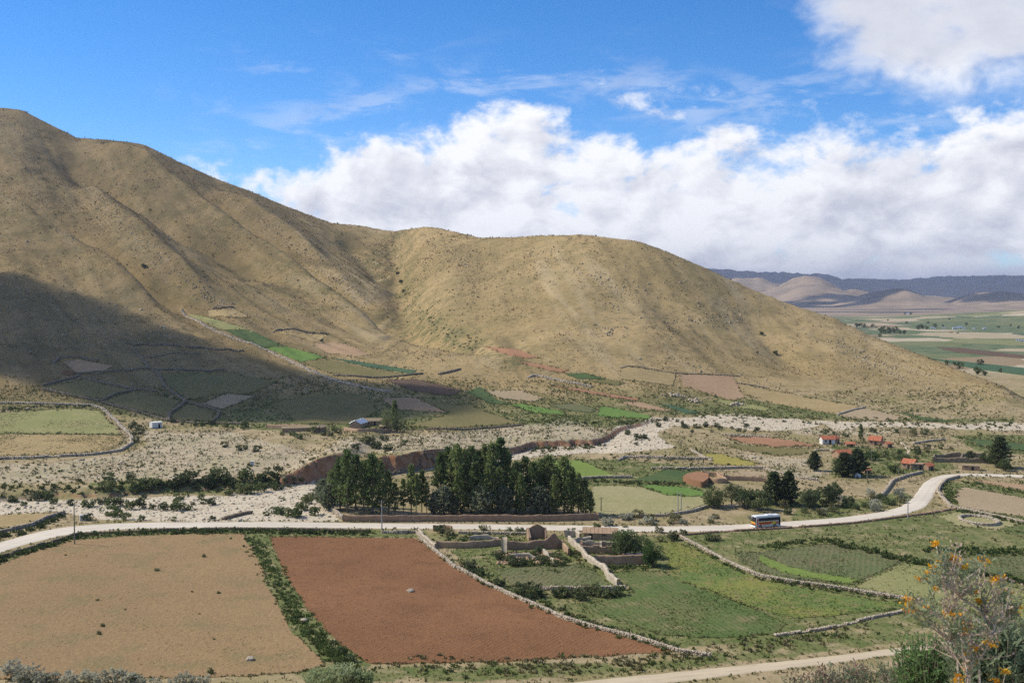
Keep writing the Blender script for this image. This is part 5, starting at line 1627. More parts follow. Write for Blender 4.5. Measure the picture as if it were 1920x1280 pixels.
shrubs([(752, 530, 9), (757, 548, 8), (745, 515, 8), (272, 502, 10), (1428, 628, 9), (1454, 665, 10), (1420, 662, 6), (268, 500, 8)], 'dark', 'single dark bush on the dry hillside', GRP)


# ---------------------------------------------------------------- ground cover that nobody could count
TUFT = attr_foliage('ground_cover', .2)


def clumps_mesh(name, P, rad, nleaf, tint, label, leaf=.5, up=.6, mat_=None, wid=.5):
    n = len(P)
    rad = np.broadcast_to(rad, (n,)); tint = np.asarray(tint)
    i = np.repeat(np.arange(n), nleaf)
    e = rng.normal(size=(n * nleaf, 3)); e[:, 2] = np.abs(e[:, 2]) + .15
    e /= np.linalg.norm(e, axis=1, keepdims=True)
    c = P[i] + e * (rad[i] * rng.uniform(.0, .75, n * nleaf))[:, None] * np.array([1, 1, .8])
    d = e + np.array([0, 0, up]) + rng.normal(0, .35, e.shape)
    v, f = quads(c, d, rad[i] * leaf * 2 * rng.uniform(.6, 1.3, len(i)), rad[i] * leaf * 2 * wid * rng.uniform(.6, 1.3, len(i)))
    me = mesh_np(name, v, f)
    t = np.clip(tint[i] * rng.uniform(.75, 1.25, (len(i), 1)), 0, 1)
    ca = me.color_attributes.new('tint', 'FLOAT_COLOR', 'POINT')
    ca.data.foreach_set('color', np.repeat(np.column_stack([t, np.ones(len(t))]), 5, axis=0).astype(np.float32).ravel())
    o = obj(name, me, mat_ or TUFT)
    return tag(o, label, kind='stuff')


def pal(n, cols, w=None):
    c = np.array(cols); k = rng.choice(len(c), n, p=w)
    return c[k]


DRY = [(.29, .195, .085), (.23, .16, .068), (.135, .105, .042), (.085, .08, .03), (.37, .265, .125)]


def scatter(n, p0, p1, y0, y1, power=1.0):
    """random ground points, evenly spread over the area (power 1) or thinning with distance (power < 1)"""
    P = rng.uniform(p0, p1, n); q = rng.random(n)
    k = power + 1
    y = (y0 ** k + q * (y1 ** k - y0 ** k)) ** (1 / k)
    return (P - 960) / F * y, y


def near_field(px, py):
    m = np.zeros(px.shape, bool)
    for poly in FIELD_POLYS:
        m |= inpoly(px, py, poly)
    return m


def mask_px(px, py, polys):
    m = np.zeros(px.shape, bool)
    for p in polys: m |= inpoly(px, py, p)
    return m


# slopes: bunch grass and low bushes
x, y = scatter(260000, -120, 2040, 500, 1560, .6)
z = GZ(x, y); px, py = proj(x, y, z)
hh = table(ZT, 960 + F * x / y, np.clip(y, 96, 2436))
cl = fbm(x / 38, y / 55, 201, 4) * .9 + fbm(x / 9, y / 12, 205, 2) * .5
ok = (hh > 3) & (py > 195) & ~near_field(px, py) & (rng.random(len(x)) < np.clip(.50 + cl * 1.2, .06, .97))
x, y, z = x[ok], y[ok], z[ok]
n = len(x)
rad = rng.uniform(.28, .66, n) * (1 + 1.3 * (rng.random(n) < .05)) * np.clip(y / 900, .75, 1.3)
clumps_mesh('hillside_tufts', np.column_stack([x, y, z - .05]), rad, 3, pal(n, DRY, [.25, .22, .26, .13, .14]), 'bunch grass and low bushes scattered over the dry hills', .5, .3, wid=.75)
# pale stones on the slopes
x, y = scatter(26000, -120, 2040, 500, 1500, .6)
z = GZ(x, y); px, py = proj(x, y, z)
hh = table(ZT, 960 + F * x / y, np.clip(y, 96, 2436))
cl = fbm(x / 50, y / 60, 301, 4)
ok = (hh > 3) & (py > 195) & ~near_field(px, py) & (rng.random(len(x)) < np.clip(.25 + cl * 1.2, .03, .9))
x, y, z = x[ok], y[ok], z[ok]; n = len(x)
v, f = stones(np.column_stack([x, y, z + .1]), rng.uniform(.35, 1.0, (n, 3)) * (1 + 1.2 * (rng.random((n, 1)) < .05)), rng.uniform(0, 6, n), .22)
tag(obj('hillside_stones', mesh_np('hillside_stones', v, f), simple('hill_stone', (.40, .325, .215), (.27, .215, .135), .3)), 'pale stones strewn over the dry hills', kind='stuff')

# rock outcrops on the spurs
oc = []
for ln, m in ((LINES[2][0], 260), (LINES[6][0], 260), ([(780, 440), (830, 470), (880, 505)], 90), ([(1000, 470), (1100, 520), (1200, 545)], 110), ([(1230, 620), (1330, 600), (1420, 590)], 90), ([(1560, 640), (1660, 690), (1700, 720)], 120), ([(0, 225), (25, 240), (40, 250)], 60), ([(0, 285), (60, 300), (110, 320)], 70), ([(1130, 620), (1160, 625)], 30)):
    oc += along(ln, m, 11, 7)
oc = np.array(oc); w = unproj(oc[:, 0], oc[:, 1]); w = w[w[:, 1] < 1700]; n = len(w)
v, f = stones(w + np.array([0, 0, .2]), rng.uniform(.5, 1.45, (n, 3)), rng.uniform(0, 6, n), .22)
tag(obj('rock_outcrops', mesh_np('rock_outcrops', v, f), bpy.data.materials['hill_stone']), 'pale rock outcrops along the spurs of the hills', kind='stuff')

# river stones
x, y = scatter(90000, -80, 1960, 285, 640, 1.0)
z = GZ(x, y); px, py = proj(x, y, z)
g = mask_px(px, py, GRAVEL); s2 = mask_px(px, py, STONY)
ok = (g & (rng.random(len(x)) < .6)) | (s2 & (rng.random(len(x)) < .22))
x, y, z = x[ok], y[ok], z[ok]; n = len(x)
sz = rng.uniform(.16, .5, n) * (1 + 1.1 * (rng.random(n) < .06))
v, f = stones(np.column_stack([x, y, z + sz * .15]), rng.uniform(.7, 1.3, (n, 3)) * sz[:, None] * np.array([1.2, 1.1, .7]), rng.uniform(0, 6, n), .2)
tag(obj('river_stones', mesh_np('river_stones', v, f), simple('river_stone', (.58, .49, .36), (.38, .31, .215), .4)), 'pale boulders and cobbles of the dry riverbed', kind='stuff')

# valley floor: grass and herbs outside the fields
x, y = scatter(170000, -80, 2000, 158, 640, .3)
z = GZ(x, y); px, py = proj(x, y, z)
hh = table(ZT, 960 + F * x / y, np.clip(y, 96, 2436))
rd = np.zeros(len(x), bool)
for pr in (ROAD, PATH):
    rd |= inpoly(px, py, [a for a, b in pr] + [b for a, b in pr][::-1])
gz = mask_px(px, py, GREENZ); g = mask_px(px, py, GRAVEL)
cl = fbm(x / 14, y / 22, 401, 4) + .5 * fbm(x / 3, y / 3, 405, 2)
pr = np.where(gz, .62 + cl * .7, np.where(g, .012 + 0 * cl, .28 + cl * .6))
ok = (hh < 12) & ~near_field(px, py) & ~rd & (rng.random(len(x)) < np.clip(pr, .0, 1))
x, y, z, gz = x[ok], y[ok], z[ok], gz[ok]; n = len(x)
c1 = pal(n, [(.11, .14, .042), (.15, .17, .055), (.085, .11, .036), (.22, .20, .085), (.31, .26, .14)], [.34, .26, .18, .14, .08])
c2 = pal(n, [(.10, .11, .042), (.17, .155, .066), (.25, .21, .11), (.33, .28, .16), (.07, .08, .03)], [.15, .25, .28, .17, .15])
big = rng.random(n) < .07
clumps_mesh('valley_herbs', np.column_stack([x, y, z - .03]), rng.uniform(.16, .42, n) * np.clip(y / 300, .8, 1.5) * (1 + 1.0 * big), 4, np.where(gz[:, None], c1, c2), 'grass tussocks and herbs between the fields of the valley floor', .55, .5)

# scrub of the middle distance
x, y = scatter(9000, -80, 2000, 300, 640, .6)
z = GZ(x, y); px, py = proj(x, y, z)
hh = table(ZT, 960 + F * x / y, np.clip(y, 96, 2436))
cl = fbm(x / 30, y / 45, 431, 3)
rd = inpoly(px, py, [a for a, b in ROAD] + [b for a, b in ROAD][::-1])
ok = (hh < 14) & ~near_field(px, py) & ~rd & (rng.random(len(x)) < np.where(mask_px(px, py, GRAVEL), .10, np.clip(.22 + cl * 1.6, .02, .9)))
x, y, z = x[ok], y[ok], z[ok]; n = len(x)
clumps_mesh('valley_scrub', np.column_stack([x, y, z - .05]), rng.uniform(.3, .95, n), 13, pal(n, [(.10, .115, .045), (.15, .15, .06), (.21, .19, .09), (.075, .085, .034)], [.32, .3, .2, .18]), 'low scrub scattered over the middle of the valley', .36, .3, wid=.7)

# herbs in the green fields
x, y = scatter(70000, 880, 2000, 170, 300, .3)
z = GZ(x, y); px, py = proj(x, y, z)
gf = mask_px(px, py, [p[3] for p in FIELDS if p[1] in (GRN, GRN2, TEAL, PALEG, LIME)])
cl = fbm(x / 10, y / 14, 451, 4)
ok = gf & (rng.random(len(x)) < np.clip(.5 + cl, .05, 1))
x, y, z = x[ok], y[ok], z[ok]; n = len(x)
clumps_mesh('crop_plants', np.column_stack([x, y, z + .04]), rng.uniform(.11, .22, n), 4, pal(n, [(.075, .115, .03), (.11, .15, .04), (.055, .09, .026), (.20, .18, .06)], [.4, .3, .2, .1]), 'low green crop plants in the fields right of the ruins', .55, .5)
x, y = scatter(30000, -80, 260, 395, 600, .6)
z = GZ(x, y); px, py = proj(x, y, z)
ok = mask_px(px, py, [p[3] for p in FIELDS if 'inside the curved wall' in p[2]]) & (rng.random(len(x)) < np.clip(.3 + fbm(x / 12, y / 25, 455, 3), .02, .9))
x, y, z = x[ok], y[ok], z[ok]; n = len(x)
clumps_mesh('crop_plants', np.column_stack([x, y, z + .05]), rng.uniform(.2, .42, n), 4, pal(n, [(.17, .18, .07), (.24, .20, .085), (.12, .135, .05)], [.4, .35, .25]), 'tussocks in the field inside the curved wall', .5, .4)
# weeds and clods in the two large fields
x, y = scatter(26000, -80, 1280, 160, 275, .3)
z = GZ(x, y); px, py = proj(x, y, z)
a = inpoly(px, py, FIELDS[0][3]) & (rng.random(len(x)) < .5)
b = inpoly(px, py, FIELDS[1][3])
m = a
n = m.sum()
cl = fbm(x[m] / 18, y[m] / 18, 461, 3)
keep = rng.random(n) < np.clip(.35 + cl, .02, 1)
clumps_mesh('stubble_weeds', np.column_stack([x[m], y[m], z[m] + .05])[keep], rng.uniform(.07, .17, keep.sum()), 4, pal(keep.sum(), [(.19, .17, .075), (.12, .125, .05), (.38, .29, .16)], [.4, .35, .25]), 'sparse stubble and weeds in the tan field', .5, .4)
m = b & (rng.random(len(x)) < .8)
n = m.sum()
sz = rng.uniform(.07, .18, n)
v, f = stones(np.column_stack([x[m], y[m], z[m] + .085]), rng.uniform(.7, 1.3, (n, 3)) * sz[:, None] * np.array([1.2, 1.2, .8]), rng.uniform(0, 6, n), .22)
cm = mat('soil_clod', lambda T: surf(T, T.mix(T.ss(T.noise(T.n('NewGeometry').outputs['Position'], .6, 2), .4, .6), (.24, .115, .052), (.30, .16, .08)), .95))
tag(obj('soil_clods', mesh_np('soil_clods', v, f), cm), 'clods of earth turned up in the two large fields', kind='stuff')


# worn, weedy margins of the plots and of the roads
ed = []
for f in FIELDS:
    if len(f) > 4 and f[4] > .3: continue
    q = f[3] + [f[3][0]]
    ln = sum(math.hypot(q[i + 1][0] - q[i][0], q[i + 1][1] - q[i][1]) for i in range(len(q) - 1))
    ed += along(q, int(ln / 3.2), 1.6, .9)
for pr in (ROAD, PATH):
    for side in (0, 1):
        q = [p[side] for p in pr]
        ln = sum(math.hypot(q[i + 1][0] - q[i][0], q[i + 1][1] - q[i][1]) for i in range(len(q) - 1))
        ed += along(q, int(ln / 6), 4, .8)
ed = np.array(ed)
keep = (ed[:, 0] > -60) & (ed[:, 0] < 1980)
ed = ed[keep]; w = unproj(ed[:, 0], ed[:, 1]); n = len(w)
clumps_mesh('field_margins', w + np.array([0, 0, .02]), rng.uniform(.16, .5, n) * np.clip(w[:, 1] / 300, .7, 1.6), 7, pal(n, [(.12, .145, .05), (.19, .185, .075), (.085, .105, .036), (.30, .25, .13)], [.35, .28, .2, .17]), 'weeds along the edges of the plots and roads', .45, .4, wid=.7)


def hedge(line, n, size, cols, label, jx=5, jy=2.5, nleaf=16, leaf=.34):
    pts = along(line, n, jx, jy)
    w = unproj([p[0] for p in pts], [p[1] for p in pts])
    clumps_mesh('undergrowth', w - np.array([0, 0, .05]), rng.uniform(*size, n), nleaf, pal(n, cols), label, leaf, .35, wid=.7)


GR1 = [(.085, .12, .036), (.12, .15, .045), (.155, .18, .06), (.07, .095, .03)]
GR2 = [(.065, .085, .03), (.085, .11, .038), (.125, .135, .05)]
OL1 = [(.20, .18, .085), (.26, .225, .115), (.14, .14, .06)]
hedge([(-20, 1056), (60, 1034), (110, 1018), (150, 1005), (300, 998), (427, 996), (560, 998), (700, 1000)], 330, (.5, 1.1), GR2 + GR1, 'low dark growth on the wall between the road and the two large fields', 4, 2)
hedge([(470, 1008), (497, 1050), (524, 1100), (560, 1160), (612, 1218), (660, 1252)], 620, (.3, .72), [(.11, .15, .045), (.15, .185, .058), (.19, .21, .075), (.09, .12, .036)], 'dense green verge between the tan and the brown field', 11, 4)
hedge([(-20, 1008), (40, 1000), (90, 982), (122, 970)], 60, (.6, 1.1), GR2, 'dark growth along the wall at the left edge beside the road', 4, 2)
hedge([(1560, 1018), (1630, 1033), (1700, 1052), (1780, 1066), (1860, 1080), (1940, 1096)], 170, (.6, 1.1), GR1[:2] + GR2, 'dark hedge along the upper edge of the right green fields', 5, 2.5)
hedge([(1740, 1030), (1830, 1036), (1930, 1034)], 110, (.6, 1.1), GR1, 'green hedge above the fallow strip at the right edge', 6, 3)
hedge([(1440, 1026), (1500, 1016), (1560, 1013)], 70, (.5, .9), GR1, 'green growth above the dark bean field', 6, 2.5)
hedge([(1780, 905), (1778, 925), (1790, 945)], 50, (.5, .9), GR1, 'green growth along the inside of the road bend', 6, 5)
hedge([(1800, 903), (1860, 914), (1940, 926)], 60, (.5, .9), GR1, 'green strip between the tan field and the pinkish strip', 5, 2)
hedge([(1800, 958), (1870, 968), (1940, 985)], 80, (.5, .9), GR1, 'green growth above the round stone pen', 6, 2)
hedge([(1290, 1020), (1365, 1058), (1425, 1084), (1500, 1096), (1600, 1110), (1700, 1128)], 110, (.4, .8), GR1 + OL1, 'bushes growing along the long curving wall', 4, 2)
hedge([(835, 1045), (915, 1090), (1010, 1132), (1124, 1176), (1270, 1215)], 200, (.4, .9), GR1 + OL1[:1], 'green growth behind the pale rubble wall', 8, 4)
hedge([(1120, 1066), (1160, 1064), (1226, 1062)], 90, (.4, .8), GR1, 'green plants along the foot of the courtyard wall', 4, 2)
hedge([(1150, 905), (1220, 906), (1281, 908)], 60, (.5, .9), GR2, 'dark hedge above the pale pasture', 5, 1.5)
hedge([(1000, 897), (1090, 902), (1180, 903)], 60, (.5, .9), GR1, 'green growth below the triangular field', 6, 2)
hedge([(780, 1240), (950, 1250), (1100, 1250), (1250, 1236), (1400, 1215), (1520, 1195), (1640, 1165)], 330, (.3, .75), OL1 + GR1[1:2], 'dry shrubs on the strip above the dirt track', 26, 9)
hedge([(180, 916), (300, 912), (420, 908), (555, 900)], 150, (.7, 1.4), GR2 + GR1[:1], 'dark growth filling the bank behind the left riverbed', 8, 6)
hedge([(0, 925), (90, 920), (170, 916)], 50, (.6, 1.2), GR2, 'dark growth on the bank at the left edge', 14, 9)
hedge([(0, 770), (60, 764), (150, 762), (180, 764)], 70, (.6, 1.1), GR2, 'dark growth under the upper curved wall', 6, 1.5)
hedge([(980, 786), (1130, 798), (1180, 792), (1240, 786)], 70, (.7, 1.3), GR2, 'dark growth between the green plots and the river', 10, 2)
hedge([(1290, 778), (1400, 782), (1520, 786), (1700, 794), (1900, 802)], 190, (.6, 1.3), GR2 + OL1, 'bushes along the far side of the river wash', 16, 5)
hedge([(980, 846), (1050, 842), (1120, 838)], 60, (.7, 1.3), GR2, 'dark growth under the right river bank', 12, 3)
hedge([(730, 470), (750, 520), (765, 570), (830, 622), (900, 655)], 120, (.8, 1.6), GR2, 'dark bushes in the gully of the middle hill', 8, 10, 10)
hedge([(740, 690), (900, 745), (960, 765), (1060, 782), (1200, 790)], 100, (.5, 1.0), GR1, 'green growth between the plots of the fan', 20, 4)

hedge([(930, 1040), (990, 1052), (1058, 1050)], 130, (.35, .8), GR1, 'green growth among the walls of the long ruin', 14, 8)
hedge([(835, 1008), (900, 1008), (985, 1010)], 90, (.35, .8), GR1, 'green growth in the roadside enclosure', 14, 5)
hedge([(1062, 1030), (1100, 1045), (1150, 1048), (1180, 1030)], 80, (.35, .8), GR1 + OL1, 'growth between the roofless rooms and the lane wall', 10, 6)

# ---------------------------------------------------------------- the near slope with its plants
x, y = scatter(52000, 1180, 2060, 14, 84, .3)
z = zraw(x, y); px, py = proj(x, y, z)
ok = (py < 1420) & (px > 1150)
x, y, z = x[ok], y[ok], z[ok]; n = len(x)
hgt = rng.uniform(.10, .30, n) * (1 + .7 * (fbm(x / 3, y / 3, 501, 3) > .15))
v, f = quads(np.column_stack([x, y, z - .02]), np.column_stack([rng.normal(0, .45, n), rng.normal(0, .45, n), np.ones(n)]), hgt, .012 + .0011 * y)
me = mesh_np('dry_grass', v, f)
t = pal(n, [(.40, .35, .18), (.33, .30, .15), (.24, .24, .10), (.17, .19, .075)], [.35, .3, .2, .15])
ca = me.color_attributes.new('tint', 'FLOAT_COLOR', 'POINT'); ca.data.foreach_set('color', np.repeat(np.column_stack([t, np.ones(n)]), 5, axis=0).astype(np.float32).ravel())
tag(obj('dry_grass', me, TUFT), 'dry pale grass on the near slope at the lower right', kind='stuff')


def near_point(px, py, d):
    """point on the line of sight at the given depth"""
    u, s = ray(px, py)
    return Vector((float(u) * d, d, CAMZ + float(s) * d))


def sprig_shrub(name, px, d, top, wpx, n_stem, mleaf, label, leaf=.05, per=40, group=None, twigs=None, tipm=None):
    """upright shrub of many thin shoots with small leaves: stems, leaves and darker tips as parts"""
    b0 = near_point(px, 640, d); b0.z = float(zraw(np.array([b0.x]), np.array([d]))[0])
    t0 = near_point(px, top, d)
    h = t0.z - b0.z; w = wpx / F * d / 2
    r = empty(name, b0, 0, label, 'shrub', group)
    sb = MB(); C, D, TC = [], [], []
    for k in range(n_stem):
        a = random.uniform(0, 6.28); q = math.sqrt(random.random())
        hx = h * random.uniform(.84, 1.0) * (1 - .10 * q * q)
        e = Vector((math.cos(a) * w * q, math.sin(a) * w * q, hx))
        m1 = Vector((e.x * .45, e.y * .45, hx * .5)) + Vector((random.gauss(0, .04), random.gauss(0, .04), 0))
        st = Vector((e.x * .15, e.y * .15, 0))
        sb.tube([st, m1, e], [.010, .007, .003], 4, False)
        ts = np.random.default_rng(k).uniform(.30, 1.0, per) ** .8
        for t in ts:
            p = st.lerp(m1, t * 2) if t < .5 else m1.lerp(e, t * 2 - 1)
            C.append(p + Vector((random.gauss(0, .03), random.gauss(0, .03), 0))); D.append((random.gauss(0, .7), random.gauss(0, .7), random.uniform(.2, 1.0)))
        TC.append(e)
    sb.build('stems', twigs or M_STEM, r)
    vf = quads(np.array(C), np.array(D), leaf * rng.uniform(.7, 1.5, len(C)), leaf * .26 * rng.uniform(.7, 1.3, len(C)))
    obj('leaves', mesh_np('leaves', *vf), mleaf, r)
    if tipm:
        TC = np.repeat(np.array(TC)[::2], 6, axis=0); TC = TC + rng.normal(0, .035, TC.shape)
        vf = quads(TC, rng.normal(0, .5, TC.shape) + np.array([0, 0, .7]), .05 * rng.uniform(.6, 1.4, len(TC)), .02)
        tag(obj('seed_heads', mesh_np('seed_heads', *vf), tipm, r), kind='stuff')
    return r


M_TWIG = simple('pale_twig', (.60, .50, .39), (.42, .32, .23), 14.0)
M_STEM = simple('brown_stem', (.24, .20, .13), (.16, .125, .08), 14.0)
F_SILV = foliage('silver_leaves', (.20, .23, .13), (.29, .31, .19), .35)
F_FRESH = foliage('fresh_leaves', (.15, .24, .075), (.22, .31, .11), .4)
F_DKG = foliage('dark_sprigs', (.16, .20, .095), (.26, .30, .165), .38)
F_FEATH = foliage('feathery_leaves', (.27, .33, .15), (.38, .42, .22), .45)
F_RED = foliage('reddish_tips', (.24, .15, .11), (.32, .21, .15), .3)
F_ORG = foliage('orange_petals', (.76, .36, .018), (.84, .48, .03), .3)
F_BRN = foliage('brown_seed_heads', (.33, .22, .16), (.44, .32, .23), .3)
NG = 'plants of the near slope'
sprig_shrub('shrub', 1745, 9.0, 1180, 110, 150, F_FRESH, 'fresh green bush left below the orange flowering bush', .05, 60, NG)
sprig_shrub('shrub', 1872, 7.5, 1150, 150, 200, F_DKG, 'dark grey green bush filling the lower right corner', .058, 90, NG)
sprig_shrub('shrub', 1935, 8.5, 1150, 90, 120, F_SILV, 'silvery bush cut by the right edge of the picture', .06, 70, NG)
sprig_shrub('shrub', 1625, 16.0, 1246, 110, 90, F_SILV, 'silvery grey low bush at the bottom left of the green bush', .08, 26, NG, tipm=F_RED)
sprig_shrub('shrub', 1558, 14.0, 1243, 70, 60, F_SILV, 'low bush with reddish tips at the bottom edge of the dirt track', .07, 24, NG, tipm=F_RED)
sprig_shrub('shrub', 1508, 15.0, 1258, 60, 44, F_SILV, 'leftmost low bush with reddish tips at the bottom edge', .07, 22, NG, tipm=F_RED)
sprig_shrub('shrub', 1690, 20.0, 1236, 90, 60, F_SILV, 'pale low bush just left of the fresh green bush', .08, 24, NG)
for (sx, st, sw, lab) in ((598, 1246, 74, 'light green feathery bush left at the bottom edge between the fields'), (640, 1236, 60, 'light green feathery bush in the middle at the bottom edge between the fields'), (676, 1246, 46, 'light green feathery bush right at the bottom edge between the fields')):
    sprig_shrub('shrub', sx, 150.0, st + 6, sw, 120, F_FEATH, lab, .6, 18, NG)

# the flowering bush
HEADS = [(1755, 1019), (1775, 1041), (1767, 1052), (1789, 1050), (1849, 1051), (1840, 1048), (1741, 1072), (1749, 1061), (1767, 1077), (1727, 1086), (1878, 1082), (1867, 1087), (1755, 1103), (1827, 1112), (1890, 1109), (1837, 1126), (1702, 1122), (1702, 1132), (1701, 1144), (1717, 1145), (1740, 1140), (1901, 1148), (1908, 1137), (1778, 1152), (1794, 1151), (1798, 1164), (1810, 1171), (1815, 1175), (1810, 1184), (1814, 1213), (1827, 1215), (1813, 1224), (1819, 1242), (1810, 1252), (1798, 1267), (1795, 1276), (1867, 1276), (1854, 1206), (1805, 1063), (1885, 1258), (1784, 1046), (1772, 1048), (1884, 1147), (1893, 1150)]
DB = 5.6
b0 = near_point(1832, 640, DB); b0.z = float(zraw(np.array([b0.x]), np.array([DB]))[0])
fb = empty('flowering_bush', b0, 0, 'tall straggly bush with orange flower heads in the right foreground', 'bush')
random.seed(21)
sb = MB(); C, D, TC = [], [], []
hubs = [near_point(px, py, DB + random.uniform(-.15, .2)) - b0 for px, py in ((1815, 1270), (1795, 1235), (1835, 1235), (1780, 1200), (1860, 1190), (1805, 1170), (1770, 1160), (1845, 1150), (1800, 1120), (1780, 1100), (1880, 1160))]


def stem(p0, p1, r0, r1, bend=.05, n=5):
    m = p0.lerp(p1, .5) + Vector((random.gauss(0, bend), random.gauss(0, bend), random.gauss(0, bend * .4)))
    pts = [p0 * (1 - t) ** 2 + m * 2 * t * (1 - t) + p1 * t * t for t in [i / n for i in range(n + 1)]]
    sb.tube(pts, [r0 + (r1 - r0) * i / n for i in range(n + 1)], 5, False)
    return pts


used = []
for k, hb in enumerate(hubs):
    prev = Vector((0, 0, 0)) if k < 3 else min(used, key=lambda q: (q - hb).length + (5 if q.z > hb.z - .03 else 0))
    stem(prev, hb, .011 if k < 3 else .008, .0055, .03)
    used.append(hb)
for (px, py) in HEADS:
    p = near_point(px, py, DB + random.uniform(-.22, .22)) - b0
    low = [q for q in used if q.z < p.z - .02] or [Vector((0, 0, 0))]
    src = min(low, key=lambda q: (q - p).length)
    pts = stem(src, p, .005, .0022, .03, 6)
    for q in pts[2:]:
        for _ in range(9):
            C.append(q + Vector((random.gauss(0, .012), random.gauss(0, .012), random.gauss(0, .02)))); D.append((random.gauss(0, .6), random.gauss(0, .6), random.uniform(.1, 1)))
# many dry side twigs with brown seed heads
for k in range(80):
    src = random.choice(used)
    p = src + Vector((random.gauss(0, .075), random.gauss(0, .12), random.uniform(.06, .26)))
    pts = stem(src, p, .0034, .0012, .025, 4)
    for q in pts[2:]:
        for _ in range(4):
            TC.append(q + Vector((random.gauss(0, .012), random.gauss(0, .012), random.gauss(0, .012))))
sb.build('branches', M_TWIG, fb)
vf = quads(np.array(C), np.array(D), .034 * rng.uniform(.6, 1.5, len(C)), .009)
obj('leaves', mesh_np('leaves', *vf), F_DKG, fb)
TC = np.array(TC)
vf = quads(TC, rng.normal(0, .6, TC.shape) + np.array([0, 0, .4]), .020 * rng.uniform(.6, 1.4, len(TC)), .011)
tag(obj('seed_heads', mesh_np('seed_heads', *vf), F_BRN, fb), kind='stuff')
for (px, py) in HEADS:
    p = near_point(px, py, DB) - b0
    n = random.randint(26, 50)
    sprd = random.uniform(.007, .014)
    c = np.array(p) + rng.normal(0, 1, (n, 3)) * np.array([sprd * 1.3, sprd * 1.3, sprd * .6])
    vf = quads(c, rng.normal(0, .7, (n, 3)) + np.array([0, 0, .6]), .012 * rng.uniform(.7, 1.4, n), .011)
    obj('flower_head', mesh_np('flower_head', *vf), F_ORG, fb)

# ---------------------------------------------------------------- far plain: farms and tree clumps
FT = [(crown_mesh(leafy_crown(3.6, 4.2, 5.4, 16, 14, 1.3, 300 + k), F_DARK), trunk_mesh(7, .3, 2, 60 + k)) for k in range(2)]
for t in FT: t[1].materials.append(BARK)
for (px, py, s) in [(1606, 614, 9), (1612, 613, 8), (1619, 614, 8), (1652, 625, 13), (1660, 626, 15), (1668, 625, 12), (1678, 625, 13), (1686, 626, 9), (1696, 627, 9), (1722, 618, 9), (1729, 617, 10), (1737, 618, 8), (1753, 614, 8), (1636, 614, 7), (1697, 590, 4), (1708, 590, 5), (1812, 610, 6), (1768, 613, 5), (1790, 686, 9), (1838, 685, 12), (1800, 692, 14), (1775, 684, 9), (1832, 703, 16), (1846, 705, 12), (1910, 616, 6), (1872, 615, 5), (1650, 632, 7), (1740, 607, 5), (1700, 607, 5), (1876, 698, 8), (1895, 612, 5), (1780, 600, 4), (1665, 602, 4)]:
    p = G(px, py)
    r = empty('tree', p, random.uniform(0, 6), 'dark round tree far out on the plain', 'tree', 'trees on the far plain')
    k = s * p.y / F / 9.5
    r.scale = (k * 1.15, k * 1.15, k)
    pr = random.choice(FT)
    for nm, me in (('trunk', pr[1]), ('crown', pr[0])):
        o = bpy.data.objects.new(nm, me); col.objects.link(o); o.parent = r
for (px, py, w, m) in [(1622, 613, 7, ADOBE), (1630, 614, 6, ADOBE), (1643, 614, 6, ADOBE), (1748, 616, 6, M_WHITE), (1752, 617, 5, M_WHITE), (1790, 617, 8, M_WHITE), (1800, 616, 9, M_WHITE), (1808, 617, 5, M_WHITE), (1826, 617, 5, M_WHITE), (1846, 617, 6, M_WHITE), (1702, 589, 5, M_WHITE), (1908, 639, 6, M_WHITE), (1916, 640, 6, M_WHITE), (1783, 624, 6, ADOBE), (1795, 625, 5, ADOBE), (1770, 616, 5, M_WHITE)]:
    p, a = face(px, py)
    k = w * p.y / F
    house(p, a + random.uniform(-.4, .4), k, k * .55, k * .33, k * .16, m, M_THATCH if m is ADOBE else M_TIN, 'tiny %s house far out on the plain' % ('white' if m is M_WHITE else 'brown adobe'), name='farmhouse', front=-1, group='houses on the far plain', openings=((.1, 'door'),))

# ---------------------------------------------------------------- clouds that shade the slopes
M_CLOUD = bpy.data.materials.new('cloud_vapour'); M_CLOUD.use_nodes = True
_T = NT(M_CLOUD.node_tree)
_v = _T.n('VolumePrincipled', {'Color': (1, 1, 1), 'Density': .05, 'Anisotropy': .4})
_T.n('OutputMaterial', {'Volume': _v.outputs[0]})
M_CLOUDF = bpy.data.materials.new('cloud_vapour_high'); M_CLOUDF.use_nodes = True
_T = NT(M_CLOUDF.node_tree)
_v = _T.n('VolumePrincipled', {'Color': (1, 1, 1), 'Density': .03, 'Anisotropy': .4})
_T.n('OutputMaterial', {'Volume': _v.outputs[0]})


def cloud(centers, radii, voxel, label, m):
    b = bmesh.new()
    for c, r in zip(centers, radii):
        mt = Matrix.Translation(Vector(c)) @ Matrix.Diagonal((r, r, r * .55, 1))
        bmesh.ops.create_icosphere(b, subdivisions=2, radius=1.0, matrix=mt)
    me = bpy.data.meshes.new('cloud'); b.to_mesh(me); b.free()
    o = obj('cloud', me, m)
    md = o.modifiers.new('union', 'REMESH'); md.mode = 'VOXEL'; md.voxel_size = voxel
    return tag(o, label, kind='stuff')


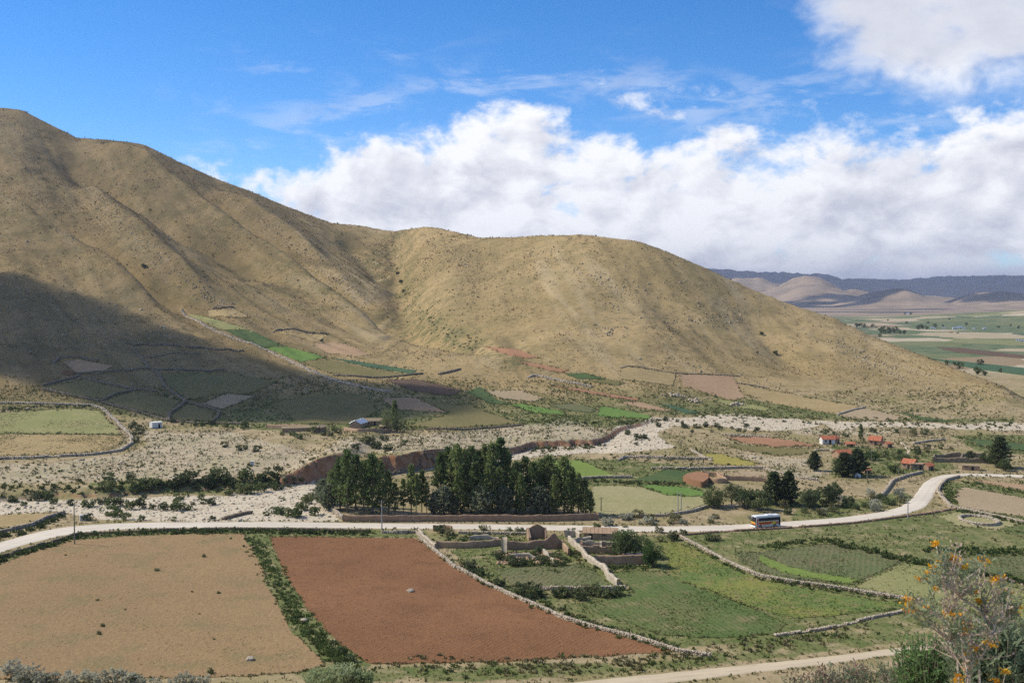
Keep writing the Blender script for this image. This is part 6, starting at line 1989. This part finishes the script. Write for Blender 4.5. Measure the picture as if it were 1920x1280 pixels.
SHADE = [(-330, 470), (-120, 490), (0, 508), (120, 536), (230, 572), (330, 611), (450, 658), (600, 704), (700, 716), (830, 724), (888, 746), (850, 768), (780, 780), (690, 788), (560, 792), (460, 794), (330, 793), (220, 774), (100, 740), (0, 708), (-120, 690), (-330, 680)]
sx = rng.uniform(-330, 890, 1100); sy_ = rng.uniform(470, 796, 1100)
ins = inpoly(sx, sy_, SHADE)
w = unproj(sx[ins], sy_[ins])
edge_d, _ = seg_dist(w[:, 0], w[:, 1], unproj([p[0] for p in SHADE] + [SHADE[0][0]], [p[1] for p in SHADE] + [SHADE[0][1]])[:, :2])
S3 = np.array(SUN)
alt = 760.0
cc, rr = [], []
for p, d in zip(w, edge_d):
    r = min(max(d * 1.0, 6), 34)
    if d < 5: continue
    cc.append(p + S3 * ((alt - p[2]) / S3[2]) + np.array([0, 0, random.uniform(-6, 10)])); rr.append(r)
cloud(cc, rr, 5.0, 'cumulus cloud drifting left of the view and shading the lower slope', M_CLOUD)


def far_cloud(patches, alt, r, voxel, label):
    cc, rr = [], []
    for (x0, y0, rx, ry, n) in patches:
        for _ in range(n):
            a = random.uniform(0, 6.28); q = math.sqrt(random.random())
            p = np.array([x0 + rx * q * math.cos(a), y0 + ry * q * math.sin(a), 100.0])
            cc.append(p + S3 * ((alt - 100) / S3[2])); rr.append(r * random.uniform(.5, 1.2))
    cloud(cc, rr, voxel, label, M_CLOUDF)


def at(px, y): return (px - 960) / F * y


far_cloud([(3500, 13200, 7500, 3300, 170)], 7400, 780, 160, 'wide cloud layer high over the far range')
random.seed(5)
far_cloud([(at(1690, 6500) + random.uniform(-900, 1100), y, random.uniform(120, 330), random.uniform(50, 120), 7) for y in (4400, 4700, 5100, 5500, 5900, 6100, 6300, 6500, 6700, 6900, 7100, 7300) for _ in (0, 1)] + [(at(1890, 6250), 6050, 300, 150, 16), (at(1720, 6400), 6350, 200, 90, 10)], 3300, 120, 34, 'broken clouds above the foothills of the far plain')

# ---------------------------------------------------------------- haze
b = MB(); b.box((0, 10400, 330.0), (43000, 21600, 664))
hz = b.build('haze', None)
hm = bpy.data.materials.new('haze'); hm.use_nodes = True
_T = NT(hm.node_tree)
_v = _T.n('VolumePrincipled', {'Color': (.76, .81, 1.0), 'Density': 4.6e-5, 'Anisotropy': .2})
_T.n('OutputMaterial', {'Volume': _v.outputs[0]})
hz.data.materials.append(hm)
tag(hz, 'pale blue air haze filling the valley', kind='stuff')
